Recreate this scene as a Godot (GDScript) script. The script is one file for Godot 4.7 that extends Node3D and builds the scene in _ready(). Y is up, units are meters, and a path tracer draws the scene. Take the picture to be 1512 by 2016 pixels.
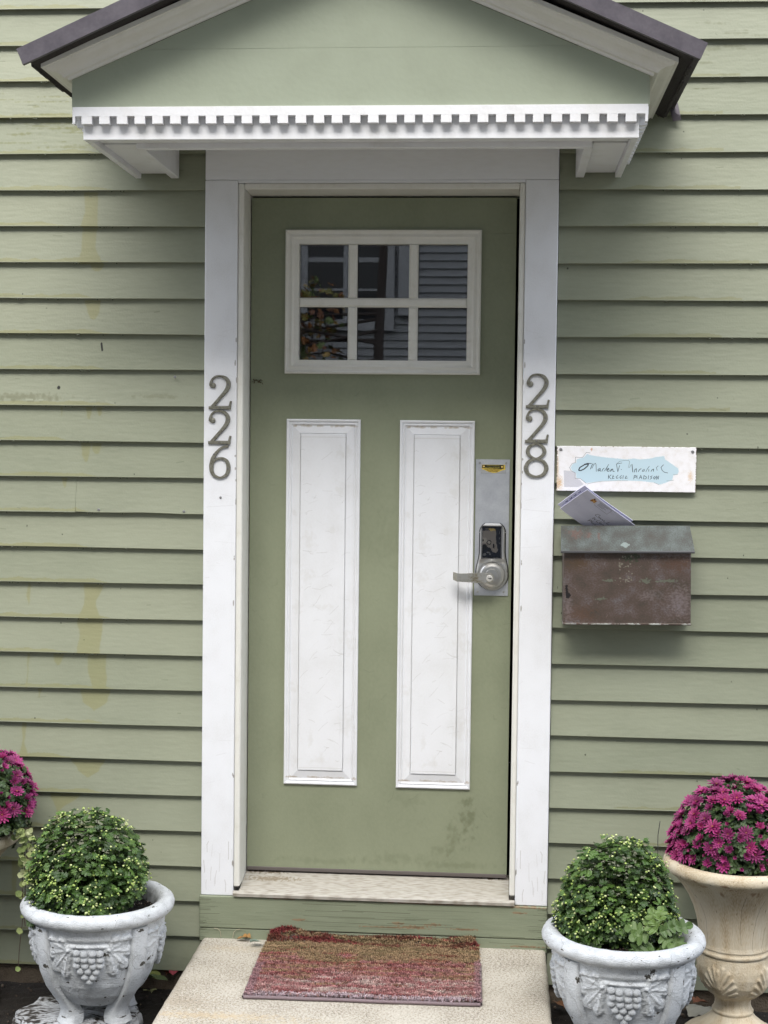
extends Node3D
# A clapboard doorway with canopy, mailbox and planters. Units are metres, y up, the wall lies in the x-y plane and the camera looks towards -z.

class Geo:
	var v := PackedVector3Array()
	var n := PackedVector3Array()
	var t := PackedVector2Array()
	var c := PackedColorArray()
	var tint := Color(1, 1, 1)
	var planar := false
	var po := Vector2.ZERO
	var ps := Vector2.ONE
	func vert(p: Vector3, nn: Vector3, uv: Vector2) -> void:
		v.append(p); n.append(nn); c.append(tint)
		t.append(Vector2((p.x - po.x) / ps.x, 1.0 - (p.y - po.y) / ps.y) if planar else uv)
	func tri(a: Vector3, b: Vector3, d: Vector3, ua := Vector2.ZERO, ub := Vector2.ZERO, ud := Vector2.ZERO) -> void:
		var nn := (b - a).cross(d - a)
		if nn.length_squared() < 1e-18: return
		nn = nn.normalized()
		vert(a, nn, ua); vert(d, nn, ud); vert(b, nn, ub)
	func quad(a: Vector3, b: Vector3, d: Vector3, e: Vector3) -> void:
		tri(a, b, d, Vector2(0, 1), Vector2(1, 1), Vector2(1, 0)); tri(a, d, e, Vector2(0, 1), Vector2(1, 0), Vector2(0, 0))
	func trin(a: Vector3, b: Vector3, d: Vector3, na: Vector3, nb: Vector3, nd: Vector3, ua := Vector2.ZERO, ub := Vector2.ZERO, ud := Vector2.ZERO) -> void:
		vert(a, na, ua); vert(d, nd, ud); vert(b, nb, ub)
	func quad_out(a: Vector3, b: Vector3, d: Vector3, e: Vector3, o: Vector3) -> void:
		if (b - a).cross(d - a).dot((a + d) * 0.5 - o) >= 0.0: quad(a, b, d, e)
		else: quad(e, d, b, a)
	func box(lo: Vector3, hi: Vector3, ch := 0.0015) -> void:
		var o := (lo + hi) * 0.5
		var h := (hi - lo) * 0.5
		ch = minf(ch, minf(h.x, minf(h.y, h.z)) * 0.6)
		for a in 3:
			var b := (a + 1) % 3
			var d := (a + 2) % 3
			for s: int in [-1, 1]:
				var q: Array[Vector3] = []
				for k: Array in [[-1, -1], [1, -1], [1, 1], [-1, 1]]:
					var p := Vector3.ZERO
					p[a] = s * h[a]; p[b] = k[0] * (h[b] - ch); p[d] = k[1] * (h[d] - ch)
					q.append(o + p)
				quad_out(q[0], q[1], q[2], q[3], o)
			for sa: int in [-1, 1]:
				for sb: int in [-1, 1]:
					var q: Array[Vector3] = []
					for k: Array in [[0, -1], [0, 1], [1, 1], [1, -1]]:
						var p := Vector3.ZERO
						p[a] = sa * (h[a] if k[0] == 0 else h[a] - ch)
						p[b] = sb * (h[b] - ch if k[0] == 0 else h[b])
						p[d] = k[1] * (h[d] - ch)
						q.append(o + p)
					quad_out(q[0], q[1], q[2], q[3], o)
		for sx: int in [-1, 1]:
			for sy: int in [-1, 1]:
				for sz: int in [-1, 1]:
					var p := o + Vector3(sx * h.x, sy * (h.y - ch), sz * (h.z - ch))
					var q := o + Vector3(sx * (h.x - ch), sy * h.y, sz * (h.z - ch))
					var r := o + Vector3(sx * (h.x - ch), sy * (h.y - ch), sz * h.z)
					if (q - p).cross(r - p).dot(p - o) > 0: tri(p, q, r)
					else: tri(p, r, q)
	func loft(x0: float, y0: float, x1: float, y1: float, rings: Array, cap := true) -> void:
		var last: Array[Vector3] = []
		for r: Array in rings:
			var i: float = r[0]
			var z: float = r[1]
			var now: Array[Vector3] = [Vector3(x0 + i, y0 + i, z), Vector3(x1 - i, y0 + i, z), Vector3(x1 - i, y1 - i, z), Vector3(x0 + i, y1 - i, z)]
			if last.size():
				for k in 4:
					quad(last[k], last[(k + 1) % 4], now[(k + 1) % 4], now[k])
			last = now
		if cap: quad(last[0], last[1], last[2], last[3])
	func prism(poly: PackedVector2Array, z0: float, z1: float) -> void:
		var idx := Geometry2D.triangulate_polygon(poly)
		var area := 0.0
		for i in poly.size(): area += poly[i].cross(poly[(i + 1) % poly.size()])
		for k in range(0, idx.size(), 3):
			var a := poly[idx[k]]
			var b := poly[idx[k + 1]]
			var d := poly[idx[k + 2]]
			if (b - a).cross(d - a) < 0:
				var sw := b; b = d; d = sw
			tri(Vector3(a.x, a.y, z1), Vector3(b.x, b.y, z1), Vector3(d.x, d.y, z1), a, b, d)
			tri(Vector3(a.x, a.y, z0), Vector3(d.x, d.y, z0), Vector3(b.x, b.y, z0), a, d, b)
		for i in poly.size():
			var a := poly[i] if area > 0 else poly[(i + 1) % poly.size()]
			var b := poly[(i + 1) % poly.size()] if area > 0 else poly[i]
			quad(Vector3(a.x, a.y, z0), Vector3(b.x, b.y, z0), Vector3(b.x, b.y, z1), Vector3(a.x, a.y, z1))
	# a smooth sheet of rows x cols points; closed joins the last column to the first
	func grid(p: PackedVector3Array, rows: int, cols: int, closed := false, flip := false, uvs := Vector2.ONE) -> void:
		var nn := PackedVector3Array()
		nn.resize(rows * cols)
		for i in rows:
			for j in cols:
				var jl := (j - 1 + cols) % cols if closed else maxi(j - 1, 0)
				var jr := (j + 1) % cols if closed else mini(j + 1, cols - 1)
				var du := p[i * cols + jr] - p[i * cols + jl]
				var dv := p[mini(i + 1, rows - 1) * cols + j] - p[maxi(i - 1, 0) * cols + j]
				var q := du.cross(dv)
				if q.length_squared() < 1e-20: q = Vector3(0, 1 if i > 0 else -1, 0) * (-1.0 if flip else 1.0)
				nn[i * cols + j] = q.normalized() * (-1.0 if flip else 1.0)
		for i in rows - 1:
			for j in (cols if closed else cols - 1):
				var a := i * cols + j
				var b := i * cols + (j + 1) % cols
				var d := (i + 1) * cols + (j + 1) % cols
				var e := (i + 1) * cols + j
				var u0 := float(j) / (cols if closed else cols - 1) * uvs.x
				var u1 := float(j + 1) / (cols if closed else cols - 1) * uvs.x
				var v0 := float(i) / (rows - 1) * uvs.y
				var v1 := float(i + 1) / (rows - 1) * uvs.y
				if flip:
					trin(p[a], p[d], p[b], nn[a], nn[d], nn[b], Vector2(u0, v0), Vector2(u1, v1), Vector2(u1, v0))
					trin(p[a], p[e], p[d], nn[a], nn[e], nn[d], Vector2(u0, v0), Vector2(u0, v1), Vector2(u1, v1))
				else:
					trin(p[a], p[b], p[d], nn[a], nn[b], nn[d], Vector2(u0, v0), Vector2(u1, v0), Vector2(u1, v1))
					trin(p[a], p[d], p[e], nn[a], nn[d], nn[e], Vector2(u0, v0), Vector2(u1, v1), Vector2(u0, v1))
	func tube(path: Array, radii: Array, sides := 6) -> void:
		var p := PackedVector3Array()
		for i in path.size():
			var d: Vector3 = (path[mini(i + 1, path.size() - 1)] - path[maxi(i - 1, 0)]).normalized()
			var s := d.cross(Vector3(0.31, 0.2, 0.93)).normalized()
			var u := s.cross(d)
			for k in sides:
				var an := TAU * k / sides
				p.append(path[i] + (s * cos(an) + u * sin(an)) * float(radii[mini(i, radii.size() - 1)]))
		grid(p, path.size(), sides, true)
	func ball(o: Vector3, r: Vector3, seg := 10, rows := 7) -> void:
		var p := PackedVector3Array()
		for i in rows:
			var la := PI * i / (rows - 1) - PI / 2
			for j in seg:
				var lo := TAU * j / seg
				p.append(o + Vector3(cos(la) * cos(lo) * r.x, sin(la) * r.y, -cos(la) * sin(lo) * r.z))
		grid(p, rows, seg, true)
	func disc(o: Vector3, r: float, h: float, seg := 14) -> void:   # a small round stud that stands out towards +z
		for k in seg:
			var a := TAU * k / seg
			var b := TAU * (k + 1) / seg
			var p := Vector3(cos(a), sin(a), 0)
			var q := Vector3(cos(b), sin(b), 0)
			quad(o + p * r, o + q * r, o + q * r + Vector3(0, 0, h * 0.6), o + p * r + Vector3(0, 0, h * 0.6))
			quad(o + p * r + Vector3(0, 0, h * 0.6), o + q * r + Vector3(0, 0, h * 0.6), o + q * r * 0.7 + Vector3(0, 0, h), o + p * r * 0.7 + Vector3(0, 0, h))
			tri(o + Vector3(0, 0, h), o + p * r * 0.7 + Vector3(0, 0, h), o + q * r * 0.7 + Vector3(0, 0, h))
	func lathe(prof: Array, seg := 48, flip := false) -> void:       # prof: Vector2(radius, y) from the bottom up
		var p := PackedVector3Array()
		for q: Vector2 in prof:
			for j in seg:
				var a := TAU * j / seg
				p.append(Vector3(cos(a) * q.x, q.y, -sin(a) * q.x))
		grid(p, prof.size(), seg, true, flip)
	func mesh() -> ArrayMesh:
		var a := []
		a.resize(Mesh.ARRAY_MAX)
		a[Mesh.ARRAY_VERTEX] = v; a[Mesh.ARRAY_NORMAL] = n; a[Mesh.ARRAY_TEX_UV] = t; a[Mesh.ARRAY_COLOR] = c
		var m := ArrayMesh.new()
		m.add_surface_from_arrays(Mesh.PRIMITIVE_TRIANGLES, a)
		return m

var rng := RandomNumberGenerator.new()
var M := {}

# ---------------------------------------------------------------- nodes
func numbered(parent: Node, called: String) -> String:
	if not parent.has_node(NodePath(called)): return called
	var k := 1
	while parent.has_node(NodePath("%s_%03d" % [called, k])): k += 1
	return "%s_%03d" % [called, k]

var counts := {}
func uname(parent: Node, called: String) -> String:
	var key := "%d/%s" % [parent.get_instance_id(), called]
	var k: int = counts.get(key, 0)
	counts[key] = k + 1
	return called if k == 0 else "%s_%03d" % [called, k]

func tag(o: Node, label: String, category := "", group := "", kind := "") -> void:
	if label: o.set_meta("label", label)
	if category: o.set_meta("category", category)
	if group: o.set_meta("group", group)
	if kind: o.set_meta("kind", kind)

func thing(called: String, label: String, category: String, at := Vector3.ZERO, turn := 0.0, group := "") -> Node3D:
	var o := Node3D.new()
	o.name = uname(self, called)
	add_child(o, true)
	o.position = at
	o.rotation.y = turn
	tag(o, label, category, group)
	return o

func obj(called: String, g: Variant, m: Material, parent: Node = self) -> MeshInstance3D:
	var o := MeshInstance3D.new()
	o.mesh = g.mesh() if g is Geo else g
	o.material_override = m
	o.name = uname(parent, called)
	parent.add_child(o, true)
	return o

func many(called: String, mesh: Mesh, m: Material, xf: Array, cols: Array, parent: Node = self) -> MultiMeshInstance3D:
	var mm := MultiMesh.new()
	mm.transform_format = MultiMesh.TRANSFORM_3D
	mm.use_colors = true
	mm.mesh = mesh
	mm.instance_count = xf.size()
	for i in xf.size():
		mm.set_instance_transform(i, xf[i])
		mm.set_instance_color(i, cols[i % cols.size()])
	var o := MultiMeshInstance3D.new()
	o.multimesh = mm
	o.material_override = m
	o.name = uname(parent, called)
	o.set_meta("kind", "stuff")
	parent.add_child(o, true)
	return o

# ---------------------------------------------------------------- textures and materials
func lin(r: float, g: float, b: float) -> Color:
	return Color(r, g, b).linear_to_srgb()

func noise_bytes(w: int, h: int, s: int, freq: float, oct := 4, sx := 1, sy := 1, seamless := false, kind := FastNoiseLite.TYPE_SIMPLEX_SMOOTH) -> PackedByteArray:
	var f := FastNoiseLite.new()
	f.seed = s
	f.noise_type = kind
	f.frequency = freq
	f.fractal_octaves = oct
	var im: Image = f.get_seamless_image(w / sx, h / sy) if seamless else f.get_image(w / sx, h / sy)
	im.convert(Image.FORMAT_L8)
	if sx > 1 or sy > 1: im.resize(w, h, Image.INTERPOLATE_CUBIC)
	return im.get_data()

func blend(a: PackedByteArray, b: PackedByteArray, wa: float) -> PackedByteArray:
	var la := PackedByteArray(); la.resize(256)
	var lb := PackedByteArray(); lb.resize(256)
	for i in 256:
		la[i] = int(i * wa); lb[i] = int(i * (1.0 - wa))
	for i in a.size(): a[i] = la[a[i]] + lb[b[i]]
	return a

func ramp(d: PackedByteArray, w: int, h: int, stops: Array) -> Image:   # stops: [position, Color] pairs
	var g := Gradient.new()
	var offs := PackedFloat32Array()
	var cs := PackedColorArray()
	for s: Array in stops:
		offs.append(s[0]); cs.append(s[1])
	g.offsets = offs
	g.colors = cs
	var lr := PackedByteArray(); lr.resize(256)
	var lg := PackedByteArray(); lg.resize(256)
	var lb := PackedByteArray(); lb.resize(256)
	for i in 256:
		var k := g.sample(i / 255.0)
		lr[i] = int(clampf(k.r, 0, 1) * 255); lg[i] = int(clampf(k.g, 0, 1) * 255); lb[i] = int(clampf(k.b, 0, 1) * 255)
	var o := PackedByteArray()
	o.resize(d.size() * 3)
	var j := 0
	for i in d.size():
		var q := d[i]
		o[j] = lr[q]; o[j + 1] = lg[q]; o[j + 2] = lb[q]
		j += 3
	return Image.create_from_data(w, h, false, Image.FORMAT_RGB8, o)

func tex(im: Image) -> ImageTexture:
	return ImageTexture.create_from_image(im)

func gray(d: PackedByteArray, w: int, h: int) -> ImageTexture:
	return ImageTexture.create_from_image(Image.create_from_data(w, h, false, Image.FORMAT_L8, d))

func px(im: Image, x: int, y: int, c: Color, a: float) -> void:
	if x >= 0 and y >= 0 and x < im.get_width() and y < im.get_height() and a > 0.0:
		im.set_pixel(x, y, im.get_pixel(x, y).lerp(c, minf(a, 1.0)))

var wob := FastNoiseLite.new()
func blot(im: Image, cx: float, cy: float, rx: float, ry: float, c: Color, a: float, rough := 0.35, soft := 0.3) -> void:
	for y in range(int(cy - ry * 1.5), int(cy + ry * 1.5) + 2):
		for x in range(int(cx - rx * 1.5), int(cx + rx * 1.5) + 2):
			var d := Vector2((x - cx) / rx, (y - cy) / ry).length() + wob.get_noise_2d(x * 3.0 + cx * 7.0, y * 3.0) * rough
			px(im, x, y, c, a * clampf((1.0 - d) / soft, 0, 1))

func stroke(im: Image, pts: Array, w: float, c: Color, a := 1.0) -> void:
	for i in pts.size() - 1:
		var p: Vector2 = pts[i]
		var q: Vector2 = pts[i + 1]
		var lo := Vector2(minf(p.x, q.x), minf(p.y, q.y)) - Vector2(w + 1, w + 1)
		var hi := Vector2(maxf(p.x, q.x), maxf(p.y, q.y)) + Vector2(w + 1, w + 1)
		for y in range(int(lo.y), int(hi.y) + 1):
			for x in range(int(lo.x), int(hi.x) + 1):
				var s := Vector2(x, y)
				var d := s.distance_to(Geometry2D.get_closest_point_to_segment(s, p, q))
				px(im, x, y, c, a * clampf(w * 0.5 - d + 0.6, 0, 1))

func fill(im: Image, poly: PackedVector2Array, c: Color, a := 1.0, jag := 0.0) -> void:
	var lo := poly[0]
	var hi := poly[0]
	for p in poly:
		lo = lo.min(p); hi = hi.max(p)
	for y in range(int(lo.y) - 3, int(hi.y) + 4):
		for x in range(int(lo.x) - 3, int(hi.x) + 4):
			var q := Vector2(x, y)
			if jag > 0.0: q += Vector2(wob.get_noise_2d(x * 6.0, y * 6.0), wob.get_noise_2d(x * 6.0 + 900, y * 6.0)) * jag
			if Geometry2D.is_point_in_polygon(q, poly): px(im, x, y, c, a)

func P(a: Array) -> PackedVector2Array:
	var o := PackedVector2Array()
	for i in range(0, a.size(), 2): o.append(Vector2(a[i], a[i + 1]))
	return o

func mat(c: Color, rough := 0.6, albedo: Texture2D = null, tri := 0.0, height: Texture2D = null, hs := 0.0, stretch := Vector3.ONE) -> StandardMaterial3D:
	var m := StandardMaterial3D.new()
	m.albedo_color = c
	m.roughness = rough
	m.albedo_texture = albedo
	if tri > 0.0:
		m.uv1_triplanar = true
		m.uv1_scale = stretch * tri
	if height:
		m.heightmap_enabled = true
		m.heightmap_texture = height
		m.heightmap_scale = hs
	return m

func flat(c: Color, rough := 0.6, metal := 0.0) -> StandardMaterial3D:
	var m := mat(c, rough)
	m.metallic = metal
	return m

func tinted(rough := 0.6, back := 0.0) -> StandardMaterial3D:   # takes its colour from the vertices or copies
	var m := mat(Color.WHITE, rough)
	m.vertex_color_use_as_albedo = true
	if back > 0.0:
		m.backlight_enabled = true
		m.backlight = Color(back, back, back)
	return m

func make_camera_and_light() -> void:
	var cam := Camera3D.new()
	cam.name = "camera"
	cam.fov = 37.73
	cam.near = 0.05
	cam.far = 400.0
	cam.transform = Transform3D(Basis(Vector3(0.99696654, 0.01157283, -0.07696611), Vector3(-0.01496511, 0.998935, -0.04364534), Vector3(0.07637904, 0.04466476, 0.99607796)), Vector3(0.3514, 1.5728, 4.4563))
	add_child(cam)
	cam.current = true
	var sky := ProceduralSkyMaterial.new()
	sky.sky_top_color = Color(0.90, 0.925, 0.985)
	sky.sky_horizon_color = Color(0.525, 0.53, 0.485)
	sky.sky_curve = 0.25
	sky.ground_bottom_color = Color(0.3, 0.29, 0.28)
	sky.ground_horizon_color = Color(0.5, 0.5, 0.5)
	var env := Environment.new()
	env.background_mode = Environment.BG_SKY
	env.sky = Sky.new()
	env.sky.sky_material = sky
	env.background_energy_multiplier = 1.0
	env.tonemap_mode = Environment.TONE_MAPPER_LINEAR
	env.tonemap_exposure = 4.9
	env.sdfgi_enabled = true
	env.ssao_enabled = true
	env.ssil_enabled = true
	var we := WorldEnvironment.new()
	we.name = "world"
	we.environment = env
	add_child(we)
	var sun := DirectionalLight3D.new()
	sun.name = "sun"
	sun.light_energy = 0.5
	sun.light_color = Color(1.0, 0.985, 0.96)
	sun.light_angular_distance = 45.0
	sun.shadow_enabled = true
	sun.look_at_from_position(Vector3(-0.6, 5.6, 6.6), Vector3.ZERO)
	add_child(sun)

func make_materials() -> void:
	wob.seed = 11
	wob.frequency = 0.02
	var fine := noise_bytes(512, 512, 3, 0.09, 4, 1, 1, true)
	var soft := noise_bytes(512, 512, 4, 0.012, 5, 1, 1, true)
	var hfine := gray(fine, 512, 512)
	var hsoft := gray(blend(fine, soft, 0.4), 512, 512)
	M.hfine = hfine
	var speck := blend(noise_bytes(512, 512, 5, 0.30, 2, 1, 1, true), fine, 0.6)
	# painted timber
	var green_mottle := tex(ramp(blend(soft, fine, 0.7), 512, 512, [[0.0, Color(0.955, 0.955, 0.95)], [0.5, Color(0.985, 0.985, 0.983)], [1.0, Color(1, 1, 1)]]))
	M.green = mat(lin(0.27, 0.30, 0.22), 0.55, green_mottle, 1.6, hfine, 0.04, Vector3(0.5, 3, 1))
	M.gable = mat(lin(0.305, 0.342, 0.264), 0.55, green_mottle, 1.1, hfine, 0.03)
	var white_mottle := tex(ramp(blend(soft, fine, 0.75), 512, 512, [[0.0, Color(0.94, 0.935, 0.92)], [0.3, Color(0.98, 0.978, 0.974)], [0.5, Color(0.995, 0.995, 0.995)], [1.0, Color(1, 1, 1)]]))
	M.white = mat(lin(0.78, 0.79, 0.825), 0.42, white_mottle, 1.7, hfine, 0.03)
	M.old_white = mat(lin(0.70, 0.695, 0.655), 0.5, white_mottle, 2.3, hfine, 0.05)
	M.dark = flat(lin(0.012, 0.011, 0.011), 0.9)
	M.sheathing = mat(lin(0.03, 0.025, 0.024), 0.9, null, 6.0, hfine, 0.4)
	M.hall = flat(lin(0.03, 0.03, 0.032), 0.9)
	# metals
	M.roof = mat(lin(0.135, 0.122, 0.142), 0.42, tex(ramp(blend(soft, fine, 0.5), 512, 512, [[0.0, Color(0.72, 0.72, 0.74)], [1.0, Color(1, 1, 1)]])), 2.0)
	M.roof.metallic = 0.25
	M.plate = mat(lin(0.58, 0.605, 0.635), 0.42, tex(ramp(blend(soft, fine, 0.6), 512, 512, [[0.0, Color(0.86, 0.86, 0.88)], [1.0, Color(1, 1, 1)]])), 3.0)
	M.plate.metallic = 0.55
	M.keypad = flat(lin(0.55, 0.555, 0.56), 0.33, 0.75)
	M.steel = flat(lin(0.46, 0.455, 0.44), 0.3, 0.9)
	M.steel_dark = flat(lin(0.16, 0.16, 0.165), 0.35, 0.8)
	M.lever = mat(lin(0.52, 0.51, 0.48), 0.32, tex(ramp(blend(soft, fine, 0.8), 512, 512, [[0.0, Color(0.55, 0.48, 0.34)], [0.35, Color(0.88, 0.86, 0.80)], [0.55, Color(1, 1, 1)], [1.0, Color(1, 1, 1)]])), 3.0)
	M.lever.metallic = 0.85
	M.digit = mat(lin(0.235, 0.235, 0.215), 0.5, tex(ramp(blend(fine, soft, 0.6), 512, 512, [[0.0, Color(0.45, 0.42, 0.36)], [0.45, Color(0.86, 0.85, 0.8)], [1.0, Color(1, 1, 1)]])), 14.0, hfine, 0.04)
	M.digit.metallic = 0.35
	M.screw = flat(lin(0.3, 0.3, 0.3), 0.4, 0.7)
	# concrete and soil
	var conc := ramp(speck, 512, 512, [[0.0, Color(0.36, 0.33, 0.30)], [0.3, Color(0.66, 0.63, 0.58)], [0.42, Color(0.93, 0.90, 0.86)], [0.6, Color(1.0, 0.985, 0.96)], [0.8, Color(0.87, 0.82, 0.76)], [1.0, Color(0.99, 0.98, 0.96)]])
	var cw := 1024
	var chh := 1536
	var grit := blend(noise_bytes(cw, chh, 22, 0.34, 2), noise_bytes(cw, chh, 23, 0.12, 3), 0.62)
	var slab := ramp(blend(grit, noise_bytes(cw, chh, 24, 0.006, 4), 0.88), cw, chh, [[0.0, Color(0.30, 0.27, 0.25)], [0.30, Color(0.52, 0.49, 0.45)], [0.42, Color(0.86, 0.83, 0.79)], [0.55, Color(0.97, 0.96, 0.94)], [1.0, Color(1, 1, 1)]])
	rng.seed = 25
	for b: Array in [[90, 1080, 150, 60, 0.75, 0.70, 0.62, 0.45], [200, 1010, 220, 26, 0.93, 0.84, 0.70, 0.6], [560, 960, 380, 36, 0.94, 0.86, 0.72, 0.55], [930, 1010, 110, 70, 0.78, 0.73, 0.66, 0.4], [60, 1180, 90, 60, 0.80, 0.76, 0.70, 0.3], [980, 1400, 120, 60, 0.72, 0.70, 0.66, 0.35], [160, 1450, 140, 30, 0.92, 0.86, 0.76, 0.4]]:
		blot(slab, b[0], b[1], b[2], b[3], Color(b[4], b[5], b[6]), b[7], 0.9, 0.9)
	for k in 900:
		blot(slab, rng.randf() * cw, rng.randf() * chh, rng.randf_range(0.8, 2.2), rng.randf_range(0.8, 2.0), Color(0.40, 0.37, 0.34) if k % 3 else Color(0.62, 0.5, 0.38), rng.randf_range(0.4, 0.9), 0.4)
	M.concrete = mat(lin(0.53, 0.51, 0.465), 0.85, tex(slab), 0.0, gray(grit, cw, chh), 0.10)
	M.foundation = mat(lin(0.15, 0.125, 0.10), 0.9, tex(conc), 3.0, hsoft, 0.5)
	M.soil = mat(lin(0.022, 0.016, 0.012), 0.95, tex(ramp(speck, 512, 512, [[0.0, Color(0.4, 0.4, 0.4)], [0.6, Color(0.85, 0.85, 0.85)], [1.0, Color(1, 1, 1)]])), 5.0, hsoft, 1.2)
	M.bits = tinted(0.9)
	M.asphalt = mat(lin(0.06, 0.06, 0.062), 0.9, null, 4.0, hfine, 0.3)
	M.pavement = mat(lin(0.185, 0.17, 0.12), 0.9, tex(conc), 2.0, hfine, 0.2)
	M.leaf = tinted(0.5, 0.25)
	M.petal = tinted(0.55, 0.3)
	M.bark = mat(lin(0.05, 0.04, 0.035), 0.9, null, 9.0, hsoft, 0.8)
	M.vinyl = mat(lin(0.19, 0.20, 0.205), 0.6, green_mottle, 1.0)
	M.trim_far = flat(lin(0.24, 0.25, 0.255), 0.5)
	M.glass = flat(Color(0.02, 0.03, 0.03, 0.02), 0.01)
	M.glass.transparency = BaseMaterial3D.TRANSPARENCY_ALPHA
	M.drop = flat(lin(0.09, 0.10, 0.07), 0.15)
	M.paper = mat(lin(0.70, 0.70, 0.76), 0.7)
	# left and right siding: pale sage paint with grain, old drips and a yellowed band along the lower edges
	M.siding_left = siding(true)
	M.siding_right = siding(false)
	for side: String in ["left", "right"]:   # boards painted from different cans
		for k in 3:
			var v: StandardMaterial3D = M["siding_" + side].duplicate()
			var c := v.albedo_color
			v.albedo_color = [Color(c.r, c.g, c.b), Color(c.r * 0.975, c.g * 0.978, c.b * 0.97), Color(c.r * 1.015, c.g * 1.012, c.b * 1.01)][k]
			M["siding_%s_%d" % [side, k]] = v
	# door face: scuffs
	var di := ramp(blend(noise_bytes(512, 1024, 31, 0.006, 5), noise_bytes(512, 1024, 32, 0.12, 3), 0.65), 512, 1024, [[0.0, Color(0.90, 0.905, 0.89)], [0.5, Color(0.96, 0.96, 0.955)], [1.0, Color(1, 1, 1)]])
	rng.seed = 5
	for k in 90:
		var a := Vector2(rng.randf() * 512, 240 + rng.randf() * 780)
		var b := a + Vector2(rng.randf_range(-26, 26), rng.randf_range(-18, 18))
		stroke(di, [a, (a + b) * 0.5 + Vector2(rng.randf_range(-3, 3), 3), b], 0.7, Color(0.6, 0.6, 0.55), rng.randf_range(0.05, 0.28))
	var q := func(x: float, y: float) -> Vector2: return Vector2((x + 0.4) / 0.8 * 512.0, (2.31 - y) / 2.04 * 1024.0)
	for s: Array in [[0.271, 0.459, 16, 36, 0.55], [0.226, 0.40, 13, 26, 0.4], [0.20, 0.36, 30, 10, 0.25], [0.05, 0.33, 60, 9, 0.2], [0.10, 0.50, 30, 12, 0.16], [-0.15, 0.315, 120, 6, 0.2], [0.24, 0.315, 80, 6, 0.25], [0.03, 1.3, 30, 60, 0.10], [0.33, 1.05, 14, 30, 0.12]]:
		var p: Vector2 = q.call(s[0], s[1])
		blot(di, p.x, p.y, s[2], s[3], Color(0.58, 0.59, 0.5), s[4] * 0.7, 1.2, 0.9)
	M.door = mat(lin(0.240, 0.264, 0.178), 0.5, tex(di), 0.0, gray(noise_bytes(512, 1024, 33, 0.2, 3), 512, 1024), 0.025)
	# door panels: white with hair scratches
	var pi := ramp(blend(noise_bytes(192, 768, 41, 0.01, 5), noise_bytes(192, 768, 42, 0.15, 3), 0.7), 192, 768, [[0.0, Color(0.955, 0.952, 0.945)], [0.5, Color(0.985, 0.984, 0.982)], [1.0, Color(1, 1, 1)]])
	for k in 70:
		var a := Vector2(rng.randf_range(36, 156), rng.randf_range(60, 720))
		var an := rng.randf_range(-0.9, 0.5)
		var l := rng.randf_range(4, 34)
		var b := a + Vector2(cos(an), sin(an)) * l
		stroke(pi, [a, (a + b) * 0.5 + Vector2(0, rng.randf_range(-3, 3)), b], 0.6, Color(0.6, 0.58, 0.55), rng.randf_range(0.05, 0.3))
	# thin brownish lines along the moulding's steps
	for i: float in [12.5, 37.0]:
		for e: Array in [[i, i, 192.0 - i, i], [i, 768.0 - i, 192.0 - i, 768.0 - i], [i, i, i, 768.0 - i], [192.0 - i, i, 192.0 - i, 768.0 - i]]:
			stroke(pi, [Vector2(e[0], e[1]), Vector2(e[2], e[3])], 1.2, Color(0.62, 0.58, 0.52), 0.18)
	for k in 30:
		blot(pi, rng.randf_range(8, 184), 14 if k % 2 else 752, rng.randf_range(5, 16), rng.randf_range(1.5, 3), Color(0.68, 0.6, 0.5), 0.4, 1.2, 0.9)
	for k in 16:
		blot(pi, rng.randf_range(20, 170), rng.randf_range(60, 740), rng.randf_range(6, 30), rng.randf_range(6, 26), Color(0.86, 0.845, 0.81), 0.22, 1.2, 0.9)
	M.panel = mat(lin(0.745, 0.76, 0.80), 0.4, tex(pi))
	# casing boards: white, cracked and scuffed at the foot
	var ci := ramp(blend(noise_bytes(96, 1536, 51, 0.012, 4), noise_bytes(96, 1536, 52, 0.2, 3), 0.6), 96, 1536, [[0.0, Color(0.95, 0.947, 0.94)], [0.5, Color(0.985, 0.985, 0.983)], [1.0, Color(1, 1, 1)]])
	for k in 11:
		var x := rng.randf_range(6, 92)
		var y := rng.randf_range(1440, 1534)
		stroke(ci, [Vector2(x, y), Vector2(x + rng.randf_range(-1, 2), y - rng.randf_range(3, 18)), Vector2(x + rng.randf_range(-3, 4), y - rng.randf_range(18, 40))], 0.8, Color(0.55, 0.52, 0.48), rng.randf_range(0.15, 0.6))
	for k in 24:
		var y2 := rng.randf_range(200, 1500)
		stroke(ci, [Vector2(rng.randf_range(0, 96), y2), Vector2(rng.randf_range(0, 96), y2 + rng.randf_range(-8, 8))], 0.5, Color(0.6, 0.58, 0.56), rng.randf_range(0.05, 0.25))
	for k in 14:
		blot(ci, 93 + rng.randf_range(-3, 3), rng.randf_range(300, 1500), 2, rng.randf_range(2, 8), Color(0.5, 0.47, 0.43), 0.6)
	M.casing = mat(lin(0.765, 0.78, 0.825), 0.4, tex(ci))
	# kick boards: sage paint flaking to pinkish primer
	var ki := ramp(blend(noise_bytes(1024, 128, 61, 0.02, 4, 4, 1), noise_bytes(1024, 128, 62, 0.2, 3), 0.55), 1024, 128, [[0.0, Color(0.88, 0.885, 0.87)], [0.5, Color(0.96, 0.96, 0.955)], [1.0, Color(1, 1, 1)]])
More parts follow.
